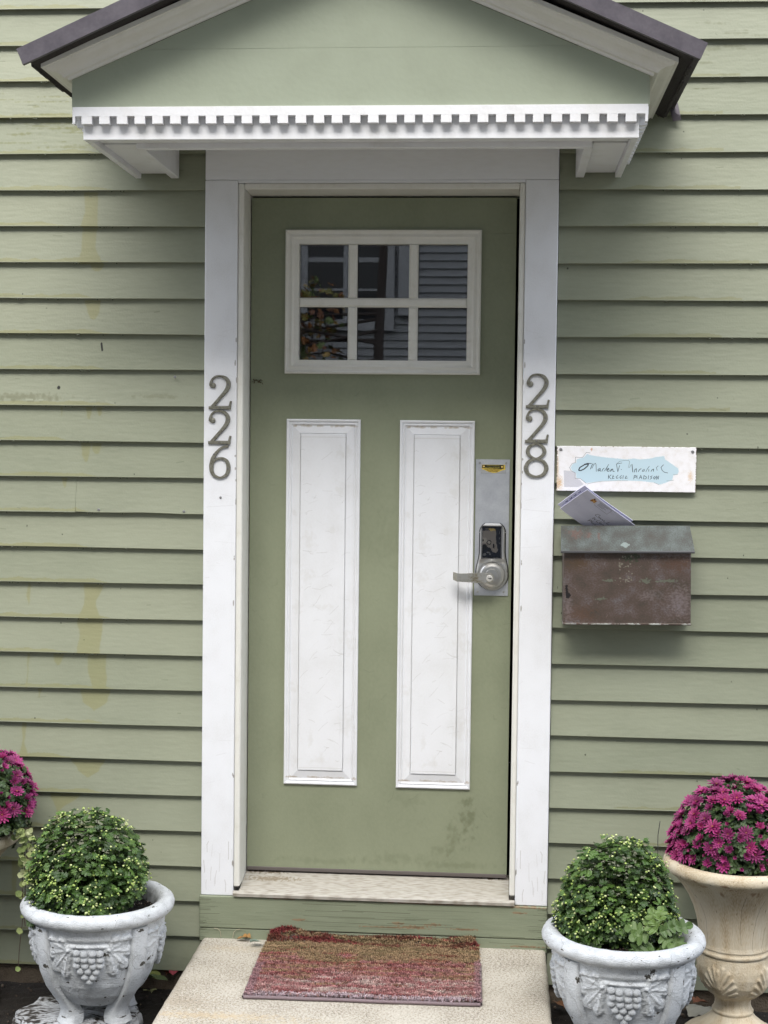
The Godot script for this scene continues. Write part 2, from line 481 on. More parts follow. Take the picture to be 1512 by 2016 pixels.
	for s: Array in [[640, 96, 40, 7], [690, 84, 26, 5], [590, 84, 16, 6], [780, 98, 44, 4], [560, 100, 80, 3], [300, 84, 24, 4], [250, 2, 40, 3], [700, 2, 120, 3], [960, 4, 60, 4], [940, 26, 22, 4]]:
		blot(ki, s[0], s[1], s[2], s[3], Color(1.0, 0.80, 0.74), 0.8, 1.1, 0.15)
		blot(ki, s[0] + 6, s[1] + 1, s[2] * 0.5, s[3] * 0.5, Color(0.72, 0.55, 0.48), 0.6, 1.1, 0.2)
	for k in 64:
		var side := 0.0 if k % 2 else 1024.0
		var y3 := rng.randf_range(4, 124)
		var l3 := rng.randf_range(10, 70) * (1.0 if k < 44 else 4.0)
		var x3 := side if k < 44 else rng.randf_range(100, 900)
		stroke(ki, [Vector2(x3, y3), Vector2(x3 + (l3 if k % 2 else -l3), y3 + rng.randf_range(-3, 3))], 0.9, Color(0.42, 0.42, 0.36), rng.randf_range(0.3, 0.9))
	M.kick = mat(lin(0.235, 0.265, 0.185), 0.6, tex(ki), 0.0, gray(noise_bytes(1024, 128, 63, 0.1, 4, 8, 1), 1024, 128), 0.03)
	# sill tread: pale grey weathered timber with fine ridges
	var si := ramp(blend(noise_bytes(1024, 128, 71, 0.25, 3, 16, 1), noise_bytes(1024, 128, 72, 0.09, 4, 4, 1), 0.7), 1024, 128, [[0.0, Color(0.66, 0.64, 0.60)], [0.35, Color(0.84, 0.82, 0.785)], [0.55, Color(0.95, 0.94, 0.92)], [1.0, Color(1, 1, 1)]])
	blot(si, 70, 10, 90, 14, Color(0.45, 0.38, 0.3), 0.7, 1.2, 0.6)
	blot(si, 110, 50, 110, 14, Color(0.6, 0.52, 0.4), 0.5, 1.2, 0.7)
	blot(si, 960, 6, 60, 10, Color(0.36, 0.28, 0.2), 0.8, 1.2, 0.5)
	M.sill = mat(lin(0.47, 0.455, 0.425), 0.7, tex(si), 0.0, gray(noise_bytes(1024, 128, 73, 0.25, 3, 8, 1), 1024, 128), 0.1)

# the drips of each clapboard: row, then left and right edges in centimetres from x = -1.126 at the top, in the middle and at the foot, and the share of the board they run down
const DRIPS := [[21, 24.8, 29.3, 25.2, 29.3, 24.0, 29.4, 1.0], [20, 24.4, 29.0, 24.3, 28.8, 23.5, 31.0, 1.0], [18, 25.0, 30.2, 25.8, 29.8, 27.0, 29.0, 0.55], [15, 17.8, 18.8, 18.0, 18.6, 18.1, 18.4, 0.3], [15, 25.4, 27.6, 25.7, 27.4, 26.2, 27.0, 0.36], [15, 28.8, 30.8, 29.0, 30.6, 29.3, 30.2, 0.26], [14, 23.9, 27.2, 24.4, 27.0, 25.2, 26.5, 0.55], [14, 27.2, 30.5, 27.4, 30.2, 28.2, 29.6, 0.32], [13, 18.3, 20.3, 18.6, 20.0, 19.0, 19.6, 0.3], [10, 8.0, 9.1, 7.8, 9.2, 8.4, 8.8, 0.65], [10, 25.0, 31.2, 25.3, 29.2, 23.6, 30.6, 1.0], [9, 23.1, 31.3, 23.9, 30.8, 23.2, 30.5, 1.0], [8, 7.8, 8.9, 8.0, 8.6, 7.8, 8.6, 1.0], [8, 15.8, 19.4, 16.1, 18.8, 16.9, 18.0, 0.33], [8, 26.2, 32.1, 26.6, 32.4, 28.2, 32.5, 1.0], [7, 23.9, 33.2, 24.8, 32.6, 28.3, 29.0, 0.6], [7, 11.0, 12.8, 11.3, 12.0, 11.3, 11.9, 0.28], [6, 6.2, 8.0, 6.6, 7.6, 5.5, 9.0, 1.0], [5, 21.2, 31.9, 23.2, 30.2, 26.2, 27.4, 0.52], [4, 15.0, 24.5, 17.0, 18.4, 16.6, 18.4, 1.0], [2, 3.0, 6.0, 3.4, 5.2, 3.6, 5.0, 1.0], [19, 26.5, 31.0, 27.0, 30.6, 28.0, 29.8, 0.2]]

func siding(left: bool) -> StandardMaterial3D:
	var w := 512
	var h := 1536
	var s := 80 if left else 90
	var d := blend(noise_bytes(w, h, s, 0.02, 4, 6, 1), noise_bytes(w, h, s + 1, 0.16, 3, 4, 1), 0.55)
	d = blend(d, noise_bytes(w, h, s + 2, 0.004, 3), 0.55)
	var im := ramp(d, w, h, [[0.0, Color(0.89, 0.895, 0.885)], [0.5, Color(0.96, 0.96, 0.957)], [1.0, Color(1, 1, 1)]])
	# u runs over 0.75 m from x = -1.25 (left) or 0.5 (right), v over 2.9 m from the top
	var pu := w / 0.75
	var pv := h / 2.9
	var x0 := -1.25 if left else 0.5
	var yellow := Color(0.935, 0.91, 0.79)
	rng.seed = s
	for k in 28:
		var foot := h - k * 0.10481 * pv - 1.5
		var reach := (rng.randf_range(0.28, 0.36) if k % 3 else rng.randf_range(0.14, 0.34)) if left else rng.randf_range(0.0, 0.06)
		if not left and (k in [4, 5, 6, 16, 17, 18, 19, 20, 21, 22, 23, 24, 25]): reach = -1.0
		var ph := rng.randf() * 100.0
		for xi in w:
			var x := x0 + xi / pu
			var hh := 0.0
			if left: hh = clampf((-1.126 + reach - x) / 0.05, 0, 1)
			elif reach < 0: hh = smoothstep(0.68, 0.74, x) * (0.0 if x > 1.02 + 0.06 * sin(k) else 1.0) * 0.9
			hh *= 0.009 + 0.007 * wob.get_noise_2d(xi * 0.9 + ph * 31.0, ph)
			for y in range(int(foot - hh * pv), int(foot)):
				px(im, xi, y, yellow if left else Color(0.9, 0.88, 0.78), 0.8)
	if left:
		for r: Array in DRIPS:
			var top: float = h - ((r[0] + 1) * 0.10481 - 0.004) * pv
			var run: float = 0.10481 * pv * r[7]
			for yi in int(run):
				var f := yi / run
				var l: float
				var e: float
				if f < 0.5:
					l = lerpf(r[1], r[3], smoothstep(0, 1, f * 2)); e = lerpf(r[2], r[4], smoothstep(0, 1, f * 2))
				else:
					l = lerpf(r[3], r[5], smoothstep(0, 1, f * 2 - 1)); e = lerpf(r[4], r[6], smoothstep(0, 1, f * 2 - 1))
				if r[7] < 1.0 and f > 0.8:   # a rounded end
					var mid := (l + e) * 0.5
					var rr := sqrt(maxf(0.0, 1.0 - pow((f - 0.8) / 0.2, 2)))
					l = lerpf(mid, l, rr); e = lerpf(mid, e, rr)
				var wv := wob.get_noise_2d(yi * 2.0, r[1] * 50.0) * 0.35
				var xa := (-1.126 + (l + wv) * 0.01 - x0) * pu
				var xb := (-1.126 + (e + wv) * 0.01 - x0) * pu
				for xi in range(int(xa), int(xb) + 1):
					px(im, xi, int(top + yi), yellow, clampf(minf(xi - xa, xb - xi) / 2.5, 0, 1) * 0.88)
		# wear on the seventeenth row: rubbed band, a nail hole and chips down to white
		var base := h - 16 * 0.10481 * pv
		blot(im, (-1.05 - x0) * pu, base - 14, 90, 7, Color(0.72, 0.70, 0.62), 0.5, 1.0, 0.6)
		blot(im, (-0.66 - x0) * pu, base - 17, 60, 4, Color(0.75, 0.73, 0.66), 0.4, 1.0, 0.6)
		for c: Array in [[8.0, 9.9], [11.9, 13.0], [21.3, 25.0], [27.5, 28.7]]:
			stroke(im, [Vector2((-1.126 + c[0] * 0.01 - x0) * pu, base - 10), Vector2((-1.126 + c[1] * 0.01 - x0) * pu, base - 9.5)], 2.2, Color(1.6, 1.6, 1.6), 1.0)
		stroke(im, [Vector2((-1.126 + 0.319 - x0) * pu, base - 9.5), Vector2((-1.126 + 0.345 - x0) * pu, base - 5)], 2.0, Color(1.6, 1.6, 1.6), 1.0)
		blot(im, (-0.95 - x0) * pu, base - 29, 3.5, 3.0, Color(0.08, 0.08, 0.07), 1.0, 0.2)
		stroke(im, [Vector2((-0.823 - x0) * pu, h - 18.2 * 0.10481 * pv + 24), Vector2((-0.82 - x0) * pu, h - 18.2 * 0.10481 * pv + 34)], 3.2, Color(0.1, 0.1, 0.08), 1.0)
		# mildew on the upper rows
		for k in 26:
			blot(im, rng.randf_range(60, 330), h - rng.randf_range(2.42, 2.6) * pv, rng.randf_range(14, 70), rng.randf_range(1, 2.5), Color(0.78, 0.77, 0.58), 0.5, 1.2, 0.8)
	else:
		for k in 22:
			blot(im, rng.randf_range(250, 480), h - rng.randf_range(2.58, 2.86) * pv, rng.randf_range(8, 40), rng.randf_range(1, 3), Color(0.72, 0.72, 0.62), 0.5, 1.2, 0.8)
	for k in 40:
		var a := Vector2(rng.randf() * w, rng.randf() * h)
		stroke(im, [a, a + Vector2(rng.randf_range(-22, 22), rng.randf_range(-2, 2))], 0.8, Color(0.62, 0.63, 0.56), rng.randf_range(0.2, 0.6))
	for k in 26:
		blot(im, rng.randf() * w, rng.randf() * h, rng.randf_range(0.8, 2.0), rng.randf_range(0.8, 2.0), Color(0.25, 0.25, 0.2), 0.7, 0.3)
	return mat(lin(0.278, 0.298, 0.220) if left else lin(0.255, 0.276, 0.204), 0.5, tex(im), 0.0, gray(blend(noise_bytes(w, h, s + 3, 0.12, 3, 8, 1), noise_bytes(w, h, s + 4, 0.2, 2), 0.7), w, h), 0.05)

# ---------------------------------------------------------------- the house wall
const E := 0.10481

func clapboard(house: Node3D, k: int, x0: float, x1: float, left: bool) -> void:
	var g := Geo.new()
	g.planar = true
	g.po = Vector2(-1.25 if left else 0.5, 0.0)
	g.ps = Vector2(0.75, 2.9)
	var y := 0.001 + k * E
	var t := 0.0004 * sin(k * 2.7 + x0)
	var prof := [Vector2(y + 0.007, 0.0985), Vector2(y, 0.1145 + t), Vector2(y + 0.0014, 0.1158 + t), Vector2(y + E + 0.026, 0.0960), Vector2(y + E + 0.026, 0.0955)]
	for i in 4:
		var a: Vector2 = prof[i]
		var b: Vector2 = prof[i + 1]
		for s in 6:   # boards that are not quite straight
			var xa := lerpf(x0, x1, s / 6.0)
			var xb := lerpf(x0, x1, (s + 1) / 6.0)
			var wa := 0.0011 * sin(s * 1.7 + k * 2.1) + 0.0007 * sin(s * 0.6 + k)
			var wb := 0.0011 * sin((s + 1) * 1.7 + k * 2.1) + 0.0007 * sin((s + 1) * 0.6 + k)
			g.quad(Vector3(xa, a.x + wa, a.y), Vector3(xb, a.x + wb, a.y), Vector3(xb, b.x + wb, b.y), Vector3(xa, b.x + wa, b.y))
	for x: float in [x0, x1]:
		var o := Vector3(x, y + 0.007, 0.0985)
		for i in range(1, 4):
			var a := Vector3(x, prof[i].x, prof[i].y)
			var b := Vector3(x, prof[i + 1].x, prof[i + 1].y)
			if x == x0: g.tri(o, a, b)
			else: g.tri(o, b, a)
	obj("clapboard", g, M["siding_%s_%d" % ["left" if left else "right", (k * 7 + (k * k) % 5 + int(left)) % 3]], house)

func build_house() -> void:
	var house := thing("clapboard_house", "sage green clapboard house wall with drip stains around the doorway", "house")
	var g := Geo.new()
	g.box(Vector3(-4.0, -0.25, 0.03), Vector3(-0.44, 4.85, 0.095))
	g.box(Vector3(0.44, -0.25, 0.03), Vector3(4.0, 4.85, 0.095))
	g.box(Vector3(-0.4395, 2.36, 0.03), Vector3(0.4395, 4.85, 0.0945))
	g.box(Vector3(-0.4395, -0.25, 0.03), Vector3(0.4395, 0.225, 0.0945))
	obj("wall", g, M.sheathing, house)
	g = Geo.new()
	g.box(Vector3(-4.0, -0.4, 0.06), Vector3(4.0, -0.004, 0.1), 0.004)
	obj("foundation", g, M.foundation, house)
	for k in 45:
		var y := k * E
		if y < 2.45:
			if k == 13:
				clapboard(house, k, -3.0, -0.8970, true)
				clapboard(house, k, -0.8962, -0.513, true)
			else:
				clapboard(house, k, -3.0, -0.513, true)
			clapboard(house, k, 0.5105, 3.0, false)
		else:
			clapboard(house, k, -3.0, 0.0, true)
			clapboard(house, k, 0.0008, 3.0, false)
	# nail heads in the loose end of one board
	for p: Vector2 in [Vector2(-0.826, 1.372), Vector2(-0.571, 1.371), Vector2(-0.60, 1.765)]:
		g = Geo.new()
		g.disc(Vector3(p.x, p.y, 0.1138), 0.0042, 0.0032)
		obj("nail_head", g, M.screw, house)
	# rain drops that hang from the lower edges
	g = Geo.new()
	g.ball(Vector3.ZERO, Vector3(0.0024, 0.0030, 0.0024), 8, 6)
	var xf := []
	rng.seed = 77
	for k in range(9, 26):
		for i in 16:
			var x := -1.16 + pow(rng.randf(), 0.8) * 0.42 if i < 9 else rng.randf_range(0.78, 1.16)
			if k < 15 and i >= 9: continue
			var s := rng.randf_range(0.6, 1.2)
			xf.append(Transform3D(Basis().scaled(Vector3(s, s, s)), Vector3(x, 0.001 + k * E - 0.0016, 0.1130)))
	many("water_drops", g.mesh(), M.drop, xf, [Color.WHITE], house)
	# the dark hall behind the door glass
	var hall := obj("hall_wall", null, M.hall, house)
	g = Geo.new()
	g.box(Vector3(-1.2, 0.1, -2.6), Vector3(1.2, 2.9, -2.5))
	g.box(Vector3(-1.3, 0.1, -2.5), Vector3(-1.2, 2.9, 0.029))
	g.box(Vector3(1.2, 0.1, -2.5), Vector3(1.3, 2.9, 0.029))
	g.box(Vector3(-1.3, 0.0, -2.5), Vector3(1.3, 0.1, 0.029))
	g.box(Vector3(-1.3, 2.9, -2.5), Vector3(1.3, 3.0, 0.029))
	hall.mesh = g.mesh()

func build_frame() -> void:
	var f := thing("door_frame", "white painted door surround with wide casing boards, sill and green kick boards", "door frame")
	var g: Geo
	# casing boards, each with its own cracks at the foot
	for s: int in [-1, 1]:
		g = Geo.new()
		var lo := Vector3(-0.5115, 0.2355, 0.09) if s < 0 else Vector3(0.415, 0.2365, 0.09)
		var hi := Vector3(-0.4155, 2.334, 0.125) if s < 0 else Vector3(0.5085, 2.334, 0.125)
		g.planar = true
		g.po = Vector2(lo.x, lo.y) if s < 0 else Vector2(hi.x, lo.y)
		g.ps = Vector2((hi.x - lo.x) * -s, hi.y - lo.y)
		g.box(lo, hi, 0.002)
		obj("casing_board", g, M.casing, f)
	g = Geo.new()
	g.planar = true
	g.po = Vector2(-0.5115, 2.3)
	g.ps = Vector2(1.02, -4.0)
	g.box(Vector3(-0.5115, 2.3348, 0.09), Vector3(0.5085, 2.47, 0.1245), 0.002)
	g.box(Vector3(-0.4150, 2.3262, 0.09), Vector3(0.4145, 2.3346, 0.1242), 0.001)
	obj("head_casing", g, M.casing, f)
	# stop moulding and jambs
	for s: int in [-1, 1]:
		g = Geo.new()
		var xi := -0.3975 if s < 0 else 0.3985
		var xo := -0.4150 if s < 0 else 0.4145
		g.box(Vector3(minf(xi, xo), 0.262, 0.06), Vector3(maxf(xi, xo), 2.3255 if s < 0 else 2.3255, 0.1225), 0.003)
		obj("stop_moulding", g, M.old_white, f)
		g = Geo.new()
		xi = -0.3985 if s < 0 else 0.3995
		xo = -0.438 if s < 0 else 0.438
		g.box(Vector3(minf(xi, xo), 0.23, -0.06), Vector3(maxf(xi, xo), 2.345, 0.0595), 0.001)
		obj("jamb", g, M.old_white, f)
	g = Geo.new()
	g.box(Vector3(-0.397, 2.3085, 0.06), Vector3(0.398, 2.3257, 0.122), 0.003)
	obj("head_moulding", g, M.old_white, f)
	g = Geo.new()
	g.box(Vector3(-0.398, 2.3095, -0.06), Vector3(0.399, 2.345, 0.0598), 0.001)
	obj("head_jamb", g, M.old_white, f)
	# sill with a worn nosing
	g = Geo.new()
	g.planar = true
	var cross := [Vector2(0.138, 0.2375), Vector2(0.1395, 0.2465), Vector2(0.136, 0.2505), Vector2(0.128, 0.2525), Vector2(0.0, 0.274), Vector2(-0.045, 0.276)]
	for k in cross.size() - 1:
		var a: Vector2 = cross[k]
		var b: Vector2 = cross[k + 1]
		var hw := 0.4138 if k < 3 else 0.3975
		var va := clampf((0.14 - a.x) / 0.16, 0, 1)
		var vb := clampf((0.14 - b.x) / 0.16, 0, 1)
		var p := [Vector3(-hw, a.y, a.x), Vector3(hw, a.y, a.x), Vector3(hw, b.y, b.x), Vector3(-hw, b.y, b.x)]
		g.planar = false
		g.tri(p[0], p[1], p[2], Vector2(0, 1 - va), Vector2(1, 1 - va), Vector2(1, 1 - vb))
		g.tri(p[0], p[2], p[3], Vector2(0, 1 - va), Vector2(1, 1 - vb), Vector2(0, 1 - vb))
	g.quad(Vector3(-0.4138, 0.2375, 0.06), Vector3(0.4138, 0.2375, 0.06), Vector3(0.4138, 0.2375, 0.138), Vector3(-0.4138, 0.2375, 0.138))
	for s: float in [-0.4138, 0.4138]:
		var side := [Vector3(s, 0.2375, 0.06), Vector3(s, 0.2375, 0.138), Vector3(s, 0.2465, 0.1395), Vector3(s, 0.2505, 0.136), Vector3(s, 0.2525, 0.128), Vector3(s, 0.264, 0.06)]
		for i in range(1, 5):
			if s > 0: g.tri(side[0], side[i], side[i + 1])
			else: g.tri(side[0], side[i + 1], side[i])
	obj("sill", g, M.sill, f)
	# kick boards under the sill
	var spec := [[0.1395, 0.2352, 0.131], [0.098, 0.1380, 0.1285]]
	for k in 2:
		g = Geo.new()
		g.planar = true
		g.po = Vector2(-0.515, 0.1395 - k * 0.02)
		g.ps = Vector2(1.024, 0.096)
		g.box(Vector3(-0.515, spec[k][0], 0.06), Vector3(0.509, spec[k][1], spec[k][2]), 0.0025)
		obj("kick_board", g, M.kick, f)

func build_door() -> void:
	var d := thing("front_door", "sage green front door with six-pane window and two white panels", "door", Vector3(0, 0, 0))
	var g := Geo.new()
	g.planar = true
	g.po = Vector2(-0.4, 0.27)
	g.ps = Vector2(0.8, 2.04)
	var x0 := -0.3955
	var x1 := 0.391
	g.box(Vector3(x0, 0.2885, -0.045), Vector3(x1, 1.79, 0), 0.0004)
	g.box(Vector3(x0, 2.20, -0.045), Vector3(x1, 2.3035, 0), 0.0004)
	g.box(Vector3(x0, 1.79, -0.045), Vector3(-0.284, 2.20, 0), 0.0004)
	g.box(Vector3(0.282, 1.79, -0.045), Vector3(x1, 2.20, 0), 0.0004)
	obj("door_slab", g, M.door, d)
	g = Geo.new()
	g.box(Vector3(x0, 0.2795, -0.043), Vector3(x1, 0.2905, 0.0035), 0.0015)
	obj("door_sweep", g, mat(lin(0.10, 0.085, 0.08), 0.6), d)
	# the six-pane window
	g = Geo.new()
	g.loft(-0.2925, 1.7825, 0.290, 2.2085, [[0, -0.001], [0.001, 0.013], [0.0045, 0.0145], [0.008, 0.010], [0.013, 0.0085], [0.021, 0.0115], [0.027, 0.0075], [0.036, 0.0065], [0.041, 0.006], [0.0415, -0.02]], false)
	obj("window_frame", g, M.old_white, d)
	var xs := [-0.2515, -0.0905, 0.0905, 0.249]
	var ys := [1.824, 1.9935, 2.167]
	for i in 3:
		for j in 2:
			g = Geo.new()
			var a := 0.0 if i == 0 else 0.002
			g.box(Vector3(xs[i], ys[j], -0.011), Vector3(xs[i + 1] - 0.001, ys[j + 1] - 0.001, -0.008), 0.0002)
			g.box(Vector3(xs[i], ys[j], -0.026), Vector3(xs[i + 1] - 0.001, ys[j + 1] - 0.001, -0.023), 0.0002)
			obj("window_pane", g, M.glass, d)
	var hr := func(xa: float, xb: float, yc: float) -> Geo:
		var h := Geo.new()
		h.loft(xa, yc - 0.0135, xb, yc + 0.0135, [[0, -0.0075], [0.0, 0.0005], [0.0045, 0.0052], [0.0052, 0.0058]])
		return h
	obj("muntin", hr.call(-0.2525, 0.250, 1.9945), M.old_white, d)
	for xc: float in [-0.0912, 0.0898]:
		for j in 2:
			g = Geo.new()
			var ya := 1.822 if j == 0 else 2.0075
			var yb := 1.9815 if j == 0 else 2.1685
			g.loft(xc - 0.0135, ya, xc + 0.0135, yb, [[0, -0.0075], [0.0, 0.0005], [0.0045, 0.0049], [0.0052, 0.0055]])
			obj("muntin", g, M.old_white, d)
	# the two raised panels
	for p: Array in [[-0.2855, 0.5465, -0.0625, 1.648], [0.0545, 0.5445, 0.2775, 1.6475]]:
		g = Geo.new()
		g.planar = true
		g.po = Vector2(p[0], p[1])
		g.ps = Vector2(p[2] - p[0], p[3] - p[1])
		g.loft(p[0], p[1], p[2], p[3], [[0, -0.001], [0.001, 0.007], [0.004, 0.0085], [0.007, 0.0075], [0.010, 0.0035], [0.0135, 0.0055], [0.016, 0.0045], [0.0185, 0.0012], [0.042, 0.0062], [0.0432, 0.0035], [0.0446, 0.0085], [0.0456, 0.0092]])
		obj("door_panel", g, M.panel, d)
	# lock: back plate, keypad, rose and lever
	g = Geo.new()
	g.box(Vector3(0.2815, 1.1285, -0.001), Vector3(0.382, 1.534, 0.0035), 0.001)
	var plate := obj("lock_plate", g, M.plate, d)
	for p: Vector2 in [Vector2(0.2925, 1.5235), Vector2(0.3705, 1.5235), Vector2(0.2915, 1.1405), Vector2(0.3695, 1.1405)]:
		g = Geo.new()
		g.disc(Vector3(p.x, p.y, 0.0035), 0.0033, 0.002)
		obj("screw", g, M.steel, plate)
	# sticker: a gold bow-shaped label with a black band
	var st := Image.create(192, 72, false, Image.FORMAT_RGB8)
	st.fill(Color(0.62, 0.63, 0.64))
	fill(st, P([8, 2, 184, 2, 186, 40, 160, 48, 120, 66, 90, 68, 60, 60, 30, 46, 6, 36]), Color(0.80, 0.70, 0.30))
	fill(st, P([10, 4, 172, 4, 172, 34, 10, 30]), Color(0.02, 0.02, 0.02))
	for p: Vector2 in [Vector2(22, 16), Vector2(160, 18)]: blot(st, p.x, p.y, 9, 9, Color(0.88, 0.76, 0.42), 1.0, 0.05)
	rng.seed = 8
	for r: Array in [[44, 140, 11, 0.75, 0.7, 0.3], [34, 142, 25, 0.75, 0.7, 0.3], [28, 160, 38, 0.1, 0.08, 0.02], [46, 138, 48, 0.3, 0.2, 0.05], [58, 128, 58, 0.05, 0.05, 0.02]]:
		var xx: float = r[0]
		while xx < r[1]:
			var ww := rng.randf_range(2, 6)
			stroke(st, [Vector2(xx, r[2] - 3), Vector2(xx + ww * 0.4, r[2] + 3), Vector2(xx + ww, r[2] - 2)], 1.6, Color(r[3], r[4], r[5]), 0.9)
			xx += ww + 2
	g = Geo.new()
	g.planar = true
	g.po = Vector2(0.2965, 1.4925)
	g.ps = Vector2(0.0745, 0.0265)
	g.box(Vector3(0.2965, 1.4925, 0.0034), Vector3(0.371, 1.519, 0.0042), 0.0002)
	obj("sticker", g, mat(Color.WHITE, 0.35, tex(st)), plate)
	# keypad body: a rounded slab that widens into the rose
	var body := obj("keypad", null, M.keypad, d)
	g = Geo.new()
	var cx := 0.3335
	var cy := 1.191
	var rows := 40
	var pts := PackedVector3Array()
	var gasket := PackedVector2Array()
	for i in rows:
		var f := float(i) / (rows - 1)
		var y := lerpf(1.345, 1.150, f)
		var hw := 0.0365
		if y > 1.318: hw = 0.0365 * sqrt(maxf(0.0, 1.0 - pow((y - 1.318) / 0.0285, 2) * 0.75))
		if y < 1.262: hw = lerpf(0.0365, 0.046, smoothstep(1.262, 1.20, y))
		if y < 1.2: hw = minf(hw, sqrt(maxf(0.0001, 0.047 * 0.047 - pow(y - 1.193, 2))))
		gasket.append(Vector2(cx - hw - 0.0025, y)); gasket.insert(0, Vector2(cx + hw + 0.0035, y))
		var z := 0.026 if y > 1.245 else lerpf(0.026, 0.014, smoothstep(1.245, 1.225, y))
		if y > 1.33: z = lerpf(0.026, 0.012, pow((y - 1.33) / 0.015, 2))
		for q: Array in [[-1.0, 0.003], [-1.0, z * 0.7], [-0.9, z], [0.9, z], [1.0, z * 0.7], [1.0, 0.003]]:
			pts.append(Vector3(cx + hw * q[0], y, q[1]))
	for i in rows - 1:
		for j in 5:
			var a := i * 6 + j
			g.quad(pts[a + 6], pts[a + 7], pts[a + 1], pts[a])
	g.box(Vector3(cx - 0.039, 1.3165, 0.0035), Vector3(cx + 0.039, 1.3185, 0.009), 0.0005)
	body.mesh = g.mesh()
	g = Geo.new()
	g.prism(gasket, 0.003, 0.0062)
	obj("gasket", g, M.dark, body)
	# dark screen under a blistered film, blotchy reflections painted in as grey patches
	var sc := Image.create(96, 160, false, Image.FORMAT_RGB8)
	sc.fill(Color(0.035, 0.045, 0.075))
	fill(sc, P([0, 22, 62, 16, 70, 30, 68, 66, 76, 104, 80, 124, 66, 134, 50, 128, 44, 112, 30, 104, 0, 100]), Color(0.30, 0.29, 0.28), 1.0, 5.0)
	fill(sc, P([0, 54, 22, 58, 26, 80, 0, 84]), Color(0.36, 0.35, 0.34), 1.0, 4.0)
	for b: Array in [[12, 104, 16, 15], [58, 98, 5, 14], [36, 122, 8, 10], [4, 70, 4, 6]]: blot(sc, b[0], b[1], b[2], b[3], Color(0.02, 0.02, 0.025), 1.0, 0.4)
	blot(sc, 34, 80, 13, 13, Color(0.05, 0.05, 0.05), 1.0, 0.2)
	blot(sc, 34, 80, 9, 9, Color(0.36, 0.35, 0.34), 1.0, 0.2)
	blot(sc, 50, 14, 20, 7, Color(0.45, 0.40, 0.24), 0.9, 0.9)
	blot(sc, 18, 12, 14, 6, Color(0.2, 0.2, 0.2), 0.9, 0.9)
	for b: Array in [[40, 140, 4, 5], [12, 142, 8, 8], [30, 132, 14, 4], [86, 28, 2, 9], [86, 60, 2, 7], [86, 84, 2, 4]]: blot(sc, b[0], b[1], b[2], b[3], Color(0.3, 0.3, 0.3), 0.8, 0.8)
	g = Geo.new()
	g.planar = true
	g.po = Vector2(0.3035, 1.2430)
	g.ps = Vector2(0.0565, 0.0925)
	g.box(Vector3(0.3035, 1.2430, 0.02), Vector3(0.360, 1.3355, 0.0268), 0.001)
	obj("screen", g, mat(Color.WHITE, 0.12, tex(sc)), body)
	g = Geo.new()
	for b: Array in [[0.3005, 1.240, 0.3632, 1.2426], [0.3005, 1.3358, 0.3632, 1.3384], [0.3005, 1.2428, 0.3032, 1.3356], [0.3604, 1.2428, 0.3632, 1.3356]]:
		g.box(Vector3(b[0], b[1], 0.02), Vector3(b[2], b[3], 0.0278), 0.0008)
	obj("screen_bezel", g, M.steel_dark, body)
	# rose: turned steps towards the viewer
	g = Geo.new()
	var turned := [Vector2(0.0465, 0.0035), Vector2(0.0465, 0.010), Vector2(0.0440, 0.0145), Vector2(0.0395, 0.0150), Vector2(0.0385, 0.0195), Vector2(0.0365, 0.0235), Vector2(0.0330, 0.0265), Vector2(0.0270, 0.0285), Vector2(0.0205, 0.0290), Vector2(0.0195, 0.030), Vector2(0.0190, 0.045), Vector2(0.0001, 0.046)]
	var tp := PackedVector3Array()
	for r: Vector2 in turned:
		for j in 40:
			var a := TAU * j / 40
			tp.append(Vector3(0.3345 + cos(a) * r.x, cy + sin(a) * r.x, r.y))
	for i in turned.size() - 1:
		for j in 40:
			var a := i * 40 + j
			var b := i * 40 + (j + 1) % 40
			g.quad(tp[a], tp[b], tp[b + 40], tp[a + 40])
	obj("rose", g, M.steel, d)
	# lever: a flat bar bent back at its tip
	g = Geo.new()
	var bar := []
	for i in 9:
		var a := PI / 2 * (1 - i / 4.0)
		bar.append(Vector3(0.3265 + cos(a) * 0.0150, 1.1855 + sin(a) * 0.0150, 0.061))
	var top := [Vector3(0.3265, 1.2005, 0.061), Vector3(0.29, 1.2002, 0.061), Vector3(0.245, 1.1975, 0.060), Vector3(0.232, 1.1975, 0.057), Vector3(0.2195, 1.2005, 0.044)]
	var bot := [Vector3(0.3265, 1.1705, 0.061), Vector3(0.29, 1.1712, 0.061), Vector3(0.245, 1.1735, 0.060), Vector3(0.232, 1.1735, 0.057), Vector3(0.2195, 1.1780, 0.044)]
	var back := Vector3(0, 0, -0.011)
	for i in 4:
		g.quad(top[i + 1], bot[i + 1], bot[i], top[i])
		g.quad(top[i], top[i] + back, top[i + 1] + back, top[i + 1])
		g.quad(bot[i + 1], bot[i + 1] + back, bot[i] + back, bot[i])
		g.quad(top[i] + back, bot[i] + back, bot[i + 1] + back, top[i + 1] + back)
	g.quad(top[4], top[4] + back, bot[4] + back, bot[4])
	for i in 8:
		g.tri(Vector3(0.3265, 1.1855, 0.061), bar[i + 1], bar[i])
		g.quad(bar[i], bar[i + 1], bar[i + 1] + back, bar[i] + back)
	var lever := obj("lever_handle", g, M.lever, d)
	g = Geo.new()
	g.disc(Vector3(0.327, 1.1855, 0.0605), 0.0098, 0.0022, 20)
	obj("key_cylinder", g, flat(lin(0.6, 0.59, 0.56), 0.35, 0.5), lever)
	g = Geo.new()
	g.box(Vector3(0.3225, 1.1845, 0.0622), Vector3(0.3335, 1.1862, 0.0631), 0.0003)
	g.box(Vector3(0.3265, 1.1828, 0.0622), Vector3(0.3325, 1.1844, 0.0629), 0.0003)
	obj("keyhole", g, M.dark, lever)
	# a small dried tuft of debris and web on the door
	g = Geo.new()
	rng.seed = 19
